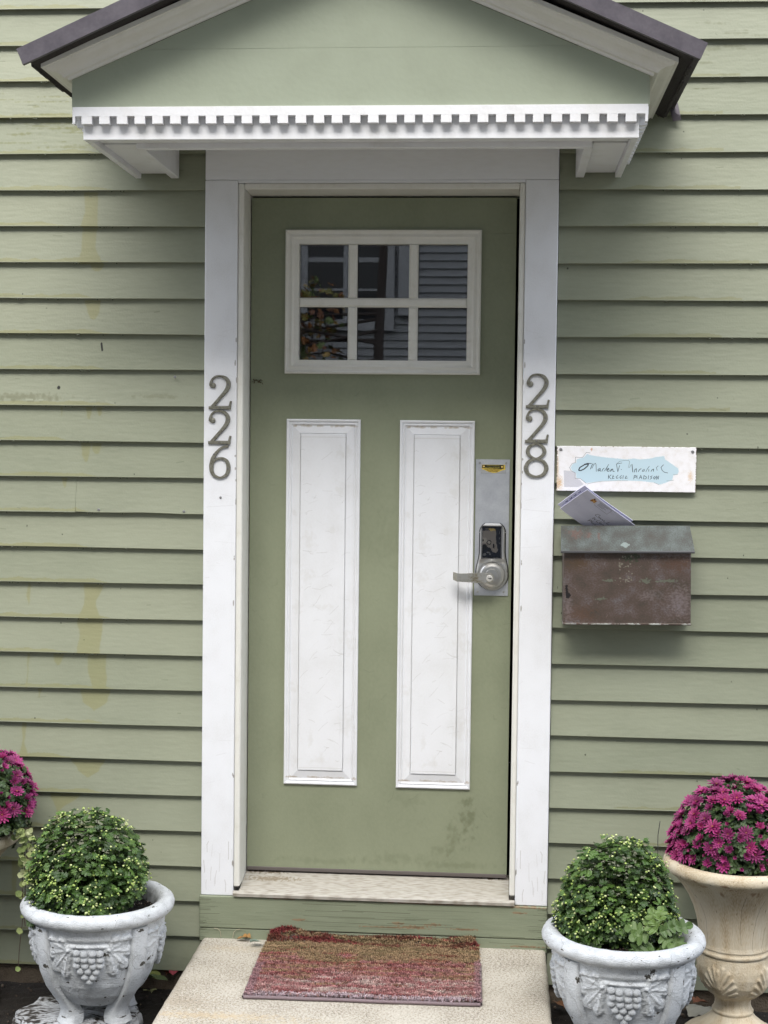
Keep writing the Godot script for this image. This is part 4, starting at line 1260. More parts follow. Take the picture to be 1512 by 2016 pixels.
func build_letters() -> void:
	# two sheets that lean out of the gap behind the lid: an envelope and a folded letter behind it
	var im := Image.create(640, 272, false, Image.FORMAT_RGB8)
	im.fill(Color(0.86, 0.86, 0.90))
	for k in 14:
		blot(im, (k * 97) % 640, (k * 61) % 272, 90, 26, Color(0.80, 0.80, 0.85) if k % 2 else Color(0.90, 0.90, 0.93), 0.5, 0.8, 0.9)
	stroke(im, [Vector2(150, 16), Vector2(290, 16), Vector2(290, 66), Vector2(150, 66), Vector2(150, 60)], 1.5, Color(0.35, 0.35, 0.4), 0.9)
	for k in 4: stroke(im, [Vector2(166, 24 + k * 9), Vector2(250 - (k % 2) * 24, 24 + k * 9)], 3.0, Color(0.45, 0.45, 0.5), 0.8)
	for b: Array in [[118, 40, 22, 20, 0.72, 0.48, 0.18], [110, 28, 9, 8, 0.35, 0.20, 0.08], [132, 50, 10, 7, 0.82, 0.6, 0.25], [120, 44, 9, 8, 0.9, 0.72, 0.4], [100, 52, 7, 7, 0.5, 0.3, 0.12]]:
		blot(im, b[0], b[1], b[2], b[3], Color(b[4], b[5], b[6]), 0.95, 0.9)
	var pen := Color(0.13, 0.13, 0.17)
	for a: Array in [[260, 110, 240, 116, 236, 134, 256, 136], [266, 108, 268, 136, 280, 124, 282, 136, 292, 124, 296, 136, 308, 126, 318, 136, 330, 124, 334, 136, 346, 134], [370, 110, 366, 138, 392, 136], [400, 128, 408, 136, 420, 126, 430, 136], [252, 150, 248, 174, 262, 156, 270, 174, 280, 160], [308, 150, 292, 158, 292, 174, 314, 174], [322, 148, 324, 174, 338, 162, 344, 174, 358, 162, 370, 172], [248, 188, 242, 214, 260, 190, 274, 202, 252, 204], [276, 188, 280, 212, 292, 202, 298, 212, 312, 200, 320, 212, 334, 202, 350, 212]]:
		stroke(im, P(a), 2.2, pen, 0.9)
	var letters := mat(Color(0.95, 0.95, 0.99), 0.7, tex(im))
	for k in 2:
		var g := Geo.new()
		g.planar = true
		g.po = Vector2(0, -0.105)
		g.ps = Vector2(0.24, 0.105)
		var w := 0.20
		var h := 0.105
		var pts := PackedVector3Array()
		for i in 5:
			for j in 9:
				var x := w * j / 8.0
				var y := -h + h * i / 4.0
				pts.append(Vector3(x, y, 0.0016 * sin(x * 24.0) + 0.0012 * sin(y * 40.0 + x * 15.0)))
		for i in 4:
			for j in 8:
				var a := pts[i * 9 + j]
				var b := pts[i * 9 + j + 1]
				var c := pts[(i + 1) * 9 + j + 1]
				var d := pts[(i + 1) * 9 + j]
				g.quad(a, b, c, d)
				var t := Vector3(0, 0, -0.0014)
				g.quad(b + t, a + t, d + t, c + t)
				if i == 0: g.quad(a + t, b + t, b, a)
				if i == 3: g.quad(d, c, c + t, d + t)
				if j == 0: g.quad(a + t, a, d, d + t)
		var o: MeshInstance3D
		if k == 0:
			o = obj("envelope", g, letters)
			tag(o, "white handwritten envelope with a small return address sticker poking out of the mailbox", "envelope")
			o.position = Vector3(0.599, 1.454, 0.212)
		else:
			var li := Image.create(320, 136, false, Image.FORMAT_RGB8)
			li.fill(Color(0.90, 0.90, 0.97))
			for q in 4: stroke(li, [Vector2(9, 30 + q * 22), Vector2(13, 34 + q * 22), Vector2(10, 40 + q * 22)], 2.4, Color(0.3, 0.3, 0.5), 0.8)
			o = obj("letter", g, mat(Color(0.97, 0.97, 1.0), 0.7, tex(li)))
			tag(o, "folded white letter sheet tucked behind the envelope, touching the name board", "letter")
			o.position = Vector3(0.591, 1.4655, 0.2085)
		o.basis = Basis(Vector3.RIGHT, deg_to_rad(42.0)) * Basis(Vector3.BACK, deg_to_rad(-44.5 + k * 1.0))

# ---------------------------------------------------------------- planters
func pot_radius(y: float) -> float:   # the bowl's outline, from its round bottom to the band under the rim
	var k := [[0.030, 0.0], [0.032, 0.03], [0.038, 0.062], [0.055, 0.100], [0.085, 0.130], [0.12, 0.150], [0.16, 0.1635], [0.20, 0.172], [0.24, 0.1765], [0.285, 0.180]]
	for i in k.size() - 1:
		if y <= k[i + 1][0]: return lerpf(k[i][1], k[i + 1][1], clampf((y - k[i][0]) / (k[i + 1][0] - k[i][0]), 0, 1))
	return 0.18

func seg_d(p: Vector2, a: Vector2, b: Vector2) -> float:
	return p.distance_to(Geometry2D.get_closest_point_to_segment(p, a, b))

func vine_relief(s: float, y: float) -> float:   # s metres sideways from the middle of a panel
	var m := 1.0 if s > 0 else -1.0
	var p := Vector2(absf(s), y)
	var o := Vector2(0.052, 0.232)
	var q := p - o
	var h := 0.0
	# five lobes that spread from the leaf's foot
	for l: Array in [[0.050, 0.020, 0.017], [0.055, -0.012, 0.020], [0.040, -0.050, 0.020], [0.012, -0.068, 0.015], [0.020, 0.026, 0.012]]:
		var tip := Vector2(l[0], l[1] + 0.004 * m)
		var d := seg_d(q, Vector2(0.004, -0.004), tip)
		h = maxf(h, 0.0068 * smoothstep(l[2], l[2] * 0.62, d + 0.004 * wob.get_noise_2d(s * 4200.0, y * 4200.0)))
		h = maxf(h, h + 0.0028 * smoothstep(0.0032, 0.0008, seg_d(q, Vector2.ZERO, tip * 0.92)) - 0.0000)
	# the bed behind the grapes and a stalk
	h = maxf(h, 0.004 * smoothstep(0.047, 0.038, Vector2(s, (y - 0.192) * 0.92).length()))
	h = maxf(h, 0.007 * smoothstep(0.006, 0.003, seg_d(Vector2(s, y), Vector2(-0.05, 0.243), Vector2(0.055, 0.240))))
	return h

func make_planter(called: String, label: String, at: Vector3, turn: float, m: Material) -> Node3D:
	var o := thing(called, label, "planter", at, turn, "white painted grape planters")
	var seg := 264
	var rows := 84
	var pts := PackedVector3Array()
	for i in rows:
		var f := float(i) / (rows - 1)
		var y := 0.030 + 0.255 * pow(f, 1.25)
		var r := pot_radius(y)
		for j in seg:
			var a := TAU * j / seg
			var pan := fposmod(a + PI / 4, PI / 2) - PI / 4
			var s := pan * r
			var h := 0.0016 * wob.get_noise_3d(cos(a) * r * 900, y * 900, sin(a) * r * 900) + 0.0010 * wob.get_noise_3d(cos(a) * r * 3200, y * 3200, sin(a) * r * 3200)
			if absf(pan) < 0.66 and y > 0.11: h += vine_relief(s, y)
			h += 0.0065 * smoothstep(0.252, 0.257, y)
			pts.append(Vector3(sin(a) * (r + h), y, cos(a) * (r + h)))
	var g := Geo.new()
	g.grid(pts, rows, seg, true, false, Vector2(2, 1.1))
	obj("bowl", g, m, o)
	# rolled rim: worn, uneven
	pts = PackedVector3Array()
	var prof := []
	for k in 17:
		var a := lerpf(-2.5, 2.6, k / 16.0)
		prof.append(Vector2(0.1870 + cos(a) * 0.0240, 0.3070 + sin(a) * 0.0215))
	prof.append(Vector2(0.160, 0.305)); prof.append(Vector2(0.156, 0.270)); prof.append(Vector2(0.150, 0.235))
	for i in prof.size():
		for j in 160:
			var a := TAU * j / 160
			var q: Vector2 = prof[i]
			var e := 0.0022 * wob.get_noise_3d(cos(a) * 170, q.y * 900, sin(a) * 170) + 0.0011 * wob.get_noise_3d(cos(a) * 620, q.y * 3300, sin(a) * 620)
			pts.append(Vector3(sin(a) * (q.x + e), q.y + e * 0.8, cos(a) * (q.x + e)))
	g = Geo.new()
	g.grid(pts, prof.size(), 160, true, false, Vector2(3, 0.9))
	obj("rim", g, m, o)
	# four legs: broad straps that run down the corners into feet
	var leg := [[0.1835, 0.281, 0.027], [0.1845, 0.25, 0.027], [0.180, 0.20, 0.026], [0.171, 0.155, 0.025], [0.153, 0.11, 0.024], [0.129, 0.075, 0.0235], [0.109, 0.048, 0.025], [0.100, 0.028, 0.030], [0.102, 0.013, 0.034], [0.108, 0.0, 0.035]]
	g = Geo.new()
	var cs := [[-1.0, -0.030], [-1.0, -0.002], [-0.93, 0.0045], [-0.6, 0.0072], [0.0, 0.0082], [0.6, 0.0072], [0.93, 0.0045], [1.0, -0.002], [1.0, -0.030]]
	var lp := PackedVector3Array()
	for i in leg.size():
		var l: Array = leg[leg.size() - 1 - i]
		for c: Array in cs:
			var s: float = c[0] * l[2]
			var r: float = l[0] + c[1] + 0.0012 * wob.get_noise_2d(s * 3000, l[1] * 3000)
			if l[1] < 0.03: r += 0.008 * (1.0 - absf(c[0])) if c[1] > -0.01 else 0.0
			lp.append(Vector3(s * 1.0, l[1], r))
	g.grid(lp, leg.size(), cs.size(), false, false, Vector2(0.13, 1.2))
	var lm := g.mesh()
	for k in 4:
		var q := obj("leg", lm, m, o)
		q.rotation.y = PI / 4 + k * PI / 2
	# a bunch of grapes on the three panels that show
	g = Geo.new()
	g.ball(Vector3.ZERO, Vector3(0.0108, 0.0104, 0.0095), 12, 8)
	var gm := g.mesh()
	rng.seed = 31
	for pan in [0.0, PI / 2, -PI / 2]:
		for row: Array in [[4, 0.224], [4, 0.207], [4, 0.190], [3, 0.1735], [2, 0.158], [1, 0.146]]:
			for k in row[0]:
				var s: float = (k - (row[0] - 1) * 0.5) * 0.0205 + rng.randf_range(-0.002, 0.002)
				var y: float = row[1] + rng.randf_range(-0.002, 0.002)
				var r := pot_radius(y) + 0.0055
				var b := obj("grape", gm, m, o)
				var a: float = pan + s / r
				b.position = Vector3(sin(a) * r, y, cos(a) * r)
				b.rotation.y = a
	return o

func build_planters() -> void:
	# chipped white paint over dark concrete
	var w := 1024
	var h := 512
	var n := blend(noise_bytes(w, h, 121, 0.01, 5), noise_bytes(w, h, 122, 0.12, 4), 0.45)
	var make := func(tone: Color, s: int) -> StandardMaterial3D:
		var im := ramp(n, w, h, [[0.0, Color(0.74, 0.74, 0.74)], [0.35, Color(0.88, 0.885, 0.89)], [0.55, Color(0.97, 0.975, 0.98)], [1.0, Color(1, 1, 1)]])
		rng.seed = s
		for k in 42:   # chips
			var x := rng.randf() * w
			var y := rng.randf() * h
			var r := 2.5 + 12.0 * pow(rng.randf(), 2.0)
			blot(im, x - 1.5, y - 1.5, r + 1.6, r * 0.8 + 1.6, Color(1.3, 1.3, 1.3), 0.8, 1.0, 0.15)
			blot(im, x, y, r, r * 0.75, Color(0.36, 0.345, 0.31), 1.0, 1.1, 0.12)
		for k in 40:   # hairline cracks
			var p := Vector2(rng.randf() * w, rng.randf() * h)
			var line := [p]
			var an := rng.randf_range(0, TAU)
			for i in 16:
				an += rng.randf_range(-0.8, 0.8)
				p += Vector2(cos(an), sin(an)) * rng.randf_range(4, 11)
				line.append(p)
			stroke(im, line, 1.1, Color(0.40, 0.39, 0.38), rng.randf_range(0.4, 0.9))
		for k in 300:
			blot(im, rng.randf() * w, rng.randf() * h, rng.randf_range(0.7, 1.6), rng.randf_range(0.7, 1.6), Color(0.5, 0.5, 0.49), 0.7, 0.2)
		return mat(tone, 0.62, tex(im), 0.0, M.hfine, 0.10)
	M.pot_a = make.call(lin(0.58, 0.60, 0.62), 61)
	M.pot_b = make.call(lin(0.57, 0.592, 0.618), 71)
	make_planter("grape_planter", "chipped white planter with grape relief standing left of the concrete step", Vector3(-0.745, -0.018, 0.407), 0.12, M.pot_a)
	make_planter("grape_planter", "white planter with worn grape relief, in front of the cream urn", Vector3(0.691, -0.004, 0.572), -0.06, M.pot_b)
	# urns: turned cream stone with acanthus leaves on the bowl
	var un := blend(noise_bytes(512, 512, 131, 0.012, 5), noise_bytes(512, 512, 132, 0.22, 3), 0.5)
	var ui := ramp(un, 512, 512, [[0.0, Color(0.66, 0.58, 0.48)], [0.25, Color(0.86, 0.80, 0.71)], [0.5, Color(0.96, 0.93, 0.87)], [1.0, Color(1, 1, 1)]])
	rng.seed = 41
	for k in 240: blot(ui, rng.randf() * 512, rng.randf() * 512, rng.randf_range(0.7, 1.8), rng.randf_range(0.7, 1.8), Color(0.45, 0.38, 0.31), 0.7, 0.3)
	for k in 9:
		var p := Vector2(rng.randf() * 512, rng.randf_range(0, 220))
		var line := [p]
		for i in 7:
			p += Vector2(rng.randf_range(-5, 5), rng.randf_range(3, 10)); line.append(p)
		stroke(ui, line, 1.0, Color(0.5, 0.44, 0.37), 0.7)
	for k in 12: blot(ui, rng.randf_range(0, 512), rng.randf_range(66, 96), rng.randf_range(4, 18), rng.randf_range(2, 5), Color(0.5, 0.36, 0.25), 0.5, 1.2, 0.8)
	M.urn = mat(lin(0.61, 0.57, 0.495), 0.75, tex(ui), 0.0, M.hfine, 0.08)
	make_urn("cream pedestal urn of purple flowers behind the white planter right of the door", Vector3(1.014, -0.055, 0.33), 0.2)
	make_urn("weathered cream urn of purple flowers cut off at the picture's edge beyond the other planter", Vector3(-1.208, -0.055, 0.30), 0.9)

func make_urn(label: String, at: Vector3, turn: float) -> void:
	var o := thing("pedestal_urn", label, "urn", at, turn, "")
	var prof := [Vector2(0.135, 0.0), Vector2(0.135, 0.018), Vector2(0.128, 0.024), Vector2(0.112, 0.032), Vector2(0.088, 0.048), Vector2(0.066, 0.066), Vector2(0.054, 0.080), Vector2(0.0555, 0.084), Vector2(0.0565, 0.089), Vector2(0.052, 0.094), Vector2(0.0485, 0.105), Vector2(0.0485, 0.116), Vector2(0.053, 0.128), Vector2(0.066, 0.139), Vector2(0.080, 0.152), Vector2(0.091, 0.170), Vector2(0.0975, 0.195), Vector2(0.0985, 0.215), Vector2(0.096, 0.238), Vector2(0.0945, 0.250), Vector2(0.0985, 0.253), Vector2(0.0995, 0.259), Vector2(0.0965, 0.263), Vector2(0.0955, 0.268), Vector2(0.0975, 0.271), Vector2(0.0965, 0.276), Vector2(0.0955, 0.285), Vector2(0.0985, 0.315), Vector2(0.104, 0.345), Vector2(0.113, 0.375), Vector2(0.127, 0.405), Vector2(0.146, 0.435), Vector2(0.166, 0.458), Vector2(0.182, 0.470), Vector2(0.192, 0.477), Vector2(0.196, 0.486), Vector2(0.195, 0.496), Vector2(0.190, 0.505), Vector2(0.180, 0.5085), Vector2(0.168, 0.506), Vector2(0.158, 0.498), Vector2(0.150, 0.47), Vector2(0.130, 0.44)]
	var fine: Array[Vector2] = []
	for i in prof.size() - 1:
		var steps := 6 if i in [12, 13, 14, 15, 16, 17, 18] else 2
		for k in steps: fine.append(prof[i].lerp(prof[i + 1], float(k) / steps))
	fine.append(prof[-1])
	var seg := 216
	var pts := PackedVector3Array()
	for q in fine:
		for j in seg:
			var a := TAU * j / seg
			var e := 0.0009 * wob.get_noise_3d(cos(a) * q.x * 1200, q.y * 1200, sin(a) * q.x * 1200)
			if q.y > 0.125 and q.y < 0.248:   # four leaves, each a fan of ridges from its foot, with a scroll between
				var lobe := fposmod(a, PI / 2) - PI / 4
				var p := Vector2(lobe * q.x, q.y - 0.13)
				e += 0.005 * smoothstep(0.0065, 0.002, seg_d(p, Vector2.ZERO, Vector2(0, 0.088)))
				for s: float in [-1.0, 1.0]:
					for l: Array in [[0.014, 0.096, 0.006], [0.030, 0.086, 0.0055], [0.040, 0.068, 0.0052], [0.046, 0.049, 0.005], [0.046, 0.030, 0.0045], [0.040, 0.016, 0.004]]:
						var m := Vector2(s * l[0] * 0.42, l[1] * 0.62)
						var d := minf(seg_d(p, Vector2(0, 0.004), m), seg_d(p, m, Vector2(s * l[0], l[1])))
						e += 0.0042 * smoothstep(l[2], l[2] * 0.3, d)
				e = minf(e, 0.0075)
			pts.append(Vector3(cos(a) * (q.x + e), q.y, -sin(a) * (q.x + e)))
	var g := Geo.new()
	g.grid(pts, fine.size(), seg, true, false, Vector2(2, -1))
	obj("bowl", g, M.urn, o)

# ---------------------------------------------------------------- leaves and flowers
func lobed_leaf(fold: float, droop: float) -> ArrayMesh:
	var half := [Vector2(0.02, 0.0), Vector2(0.03, 0.10), Vector2(0.13, 0.13), Vector2(0.30, 0.19), Vector2(0.38, 0.31), Vector2(0.29, 0.385), Vector2(0.20, 0.40), Vector2(0.36, 0.50), Vector2(0.40, 0.64), Vector2(0.27, 0.68), Vector2(0.15, 0.66), Vector2(0.20, 0.80), Vector2(0.15, 0.93), Vector2(0.0, 1.0)]
	var g := Geo.new()
	var z := func(p: Vector2) -> Vector3: return Vector3(p.x, p.y, absf(p.x) * fold - droop * p.y * p.y + 0.03 * sin(p.y * 14.0 + absf(p.x) * 9.0))
	for s: float in [-1.0, 1.0]:
		for i in half.size() - 1:
			var a := Vector2(half[i].x * s, half[i].y)
			var b := Vector2(half[i + 1].x * s, half[i + 1].y)
			var ca := Vector2(0, clampf(half[i].y * 0.95, 0, 1))
			var cb := Vector2(0, clampf(half[i + 1].y * 0.95, 0, 1))
			if s > 0:
				g.tri(z.call(ca), z.call(a), z.call(b)); g.tri(z.call(ca), z.call(b), z.call(cb))
			else:
				g.tri(z.call(b), z.call(a), z.call(ca)); g.tri(z.call(cb), z.call(b), z.call(ca))
	return g.mesh()

func round_leaf() -> ArrayMesh:
	var g := Geo.new()
	for k in 10:
		var a := TAU * k / 10
		var b := TAU * (k + 1) / 10
		var ra := 0.5 * (1.0 - 0.25 * pow(maxf(0, -cos(a)), 6)) * (1.06 if k % 2 else 0.94)
		var rb := 0.5 * (1.0 - 0.25 * pow(maxf(0, -cos(b)), 6)) * (0.94 if k % 2 else 1.06)
		g.tri(Vector3(0, 0.5, 0.0), Vector3(sin(a) * ra, 0.5 + cos(a) * ra, 0.12 * ra), Vector3(sin(b) * rb, 0.5 + cos(b) * rb, 0.12 * rb))
	return g.mesh()

func flower_mesh(s: int, layers: Array) -> ArrayMesh:   # layers: [petals, length, tilt from flat, width]; faces +z, one unit across
	var r := RandomNumberGenerator.new()
	r.seed = s
	var g := Geo.new()
	for l: Array in layers:
		var off := r.randf() * TAU
		for k in l[0]:
			var a: float = off + TAU * (k + r.randf_range(-0.18, 0.18)) / l[0]
			var len: float = l[1] * r.randf_range(0.85, 1.08)
			var tilt: float = l[2] + r.randf_range(-0.14, 0.14)
			var wd: float = l[3] * r.randf_range(0.85, 1.1)
			var dir := Vector3(cos(a), sin(a), 0)
			var side := Vector3(-sin(a), cos(a), 0)
			var prev: Array[Vector3] = []
			var st := [[0.04, 0.35, 0.0], [0.35, 0.85, -0.02], [0.72, 1.0, 0.0], [0.93, 0.62, 0.03], [1.0, 0.1, 0.05]]
			for i in st.size():
				var f: float = st[i][0]
				var t: float = tilt - 0.35 * f * l[2] * 0.5
				var c: Vector3 = dir * (cos(t) * f * len) + Vector3(0, 0, sin(t) * f * len + st[i][2] * len)
				var hw: float = wd * st[i][1] * 0.5
				var now: Array[Vector3] = [c - side * hw + Vector3(0, 0, hw * 0.5), c, c + side * hw + Vector3(0, 0, hw * 0.5)]
				if i > 0:
					var shade := lerpf(0.30, 1.0, f)
					g.tint = Color(0.27 * shade + 0.075 * f * f, 0.004 + 0.040 * f * f * f, 0.082 * shade + 0.105 * f * f)
					g.quad(now[0], prev[0], prev[1], now[1])
					g.quad(now[1], prev[1], prev[2], now[2])
				prev = now
	g.tint = Color(0.33, 0.12, 0.06)
	g.ball(Vector3(0, 0, 0.05), Vector3(0.06, 0.06, 0.05), 7, 5)
	g.tint = Color(0.05, 0.10, 0.02)
	g.ball(Vector3(0, 0, -0.06), Vector3(0.10, 0.10, 0.09), 7, 5)
	return g.mesh()

func look(n: Vector3, up: Vector3, s: float) -> Basis:   # local z along n, local y as near up as it goes
	var z := n.normalized()
	var x := up.cross(z)
	if x.length() < 1e-4: x = Vector3.RIGHT.cross(z)
	x = x.normalized()
	return Basis(x * s, z.cross(x) * s, z * s)

func rdir() -> Vector3:
	var z := rng.randf_range(-1, 1)
	var a := rng.randf() * TAU
	var r := sqrt(1 - z * z)
	return Vector3(r * cos(a), z, r * sin(a))

# a cushion of leaves whose outline radius is shaped by the function out(dir) -> metres
func cushion(o: Node3D, count: int, size: Vector2, out: Callable, low: float, tones: Array, leaf_a: Mesh, leaf_b: Mesh) -> void:
	for part in 2:
		var xf := []
		var cols := []
		for i in count / 2:
			var d := spread(out, low)
			var deep := pow(rng.randf(), 2.2)
			var r: float = out.call(d) * (1.0 - 0.62 * deep) * (rng.randf_range(0.94, 1.04) if i % 14 else rng.randf_range(1.01, 1.07))
			var n := (d * 0.8 + Vector3.UP * 0.55 + rdir() * 0.55).normalized()
			var up := (d * 1.0 + rdir() * 0.9 + Vector3(0, -0.15, 0)).normalized()
			var s := rng.randf_range(size.x, size.y)
			var b := look(n, up, s)
			xf.append(Transform3D(b, d * r - b.y * 0.5))
			var t: Color = tones[rng.randi() % tones.size()]
			var k := rng.randf_range(0.75, 1.25)
			cols.append(Color(t.r * k, t.g * k, t.b * k))
		many("foliage", leaf_a if part == 0 else leaf_b, M.leaf, xf, cols, o)

func core(o: Node3D, out: Callable, at_low: float) -> void:   # inner woody tangle that stops light passing straight through
	var g := Geo.new()
	for i in 70:
		var d := rdir()
		d.y = absf(d.y) + at_low * 0.3
		d = d.normalized()
		var r: float = out.call(d) * 0.93
		var a := Vector3(rng.randf_range(-0.03, 0.03), -0.02, rng.randf_range(-0.03, 0.03))
		g.tube([a, d * r * 0.5 + Vector3(0, 0.01, 0), d * r], [0.0022, 0.0016, 0.0010], 4)
	obj("stems", g, flat(lin(0.055, 0.075, 0.025), 0.8), o)

func bud_mum(label: String, at: Vector3, out: Callable, s: int, buds: int) -> Node3D:
	var o := thing("budding_chrysanthemum", label, "plant", at, 0.0, "green chrysanthemums in bud")
	rng.seed = s
	var tones := [Color(0.038, 0.084, 0.014), Color(0.052, 0.105, 0.018), Color(0.068, 0.130, 0.024), Color(0.026, 0.058, 0.013)]
	core(o, out, -0.2)
	cushion(o, 3000, Vector2(0.018, 0.033), out, -0.12, tones, M.leaf_a, M.leaf_b)
	# buds in small clusters on thin stalks
	var st := Geo.new()
	var xf := []
	var cols := []
	for i in buds:
		var d := spread(out, -0.02)
		if d.y < 0.35 and rng.randf() < 0.45: d = spread(out, 0.3)
		if d.z < -0.4 and i % 2: d.z = -d.z
		var r: float = out.call(d)
		var base := d * r * 0.93
		var grow := (d + Vector3.UP * 0.7 + rdir() * 0.3).normalized()
		for k in (1 + rng.randi() % 3):
			var tip := base + (grow + rdir() * 0.35).normalized() * rng.randf_range(0.012, 0.028)
			st.tube([base, base.lerp(tip, 0.5) + rdir() * 0.001, tip], [0.0009, 0.0007], 3)
			var sz := rng.randf_range(0.0023, 0.0036)
			xf.append(Transform3D(look(grow, Vector3.RIGHT, sz), tip))
			cols.append(Color(0.30, 0.40, 0.10) * rng.randf_range(0.75, 1.15) if rng.randf() < 0.65 else Color(0.50, 0.56, 0.26))
	obj("stalks", st, flat(lin(0.10, 0.17, 0.05), 0.7), o)
	many("buds", M.bud, M.petal, xf, cols, o)
	return o

func purple_mum(label: String, at: Vector3, out: Callable, s: int, n: int, facing: Vector3, lowest := -0.04) -> Node3D:
	var o := thing("purple_chrysanthemum", label, "plant", at)
	rng.seed = s
	core(o, out, -0.2)
	cushion(o, 3000, Vector2(0.018, 0.032), out, -0.15, [Color(0.026, 0.052, 0.014), Color(0.036, 0.068, 0.017), Color(0.020, 0.040, 0.013), Color(0.048, 0.085, 0.022)], M.leaf_a, M.leaf_b)
	var used := []
	var made := 0
	var tries := 0
	while made < n and tries < 9000:
		tries += 1
		var d := spread(out, lowest)
		if d.y < lowest: continue
		if d.dot(facing) < -0.35: continue
		var r: float = out.call(d)
		var p := d * r
		var kind := rng.randi() % 6
		var sz: float = [0.046, 0.048, 0.043, 0.032, 0.030, 0.020][kind] * rng.randf_range(0.85, 1.1)
		var near := 0.25
		var clear := true
		for q: Array in used:
			if p.distance_to(q[0]) < (sz + q[1]) * near: clear = false
		if not clear: continue
		used.append([p, sz])
		var face := (d * 0.8 + Vector3(0, 0.35, 0.25) + rdir() * 0.35).normalized()
		var f := obj("flower" if kind < 5 else "flower_bud", M.flowers[kind], M["petal_%d" % (rng.randi() % 3)], o)
		f.transform = Transform3D(look(face, rdir(), sz), p + face * 0.004)
		made += 1
	return o

func spread(out: Callable, low: float) -> Vector3:   # a direction, evenly spread over the outline's surface
	while true:
		var d := rdir()
		if d.y < low: d.y = rng.randf_range(low, 0.4)
		d = d.normalized()
		if rng.randf() < pow(out.call(d) / 0.28, 2.0): return d
	return Vector3.UP

func egg(d: Vector3, a: float, b: float, c: float) -> float:   # distance to a boxy egg's surface along d
	return pow(pow(absf(d.x) / a, 2.8) + pow(absf(d.y) / b, 2.8) + pow(absf(d.z) / c, 2.8), -0.357)

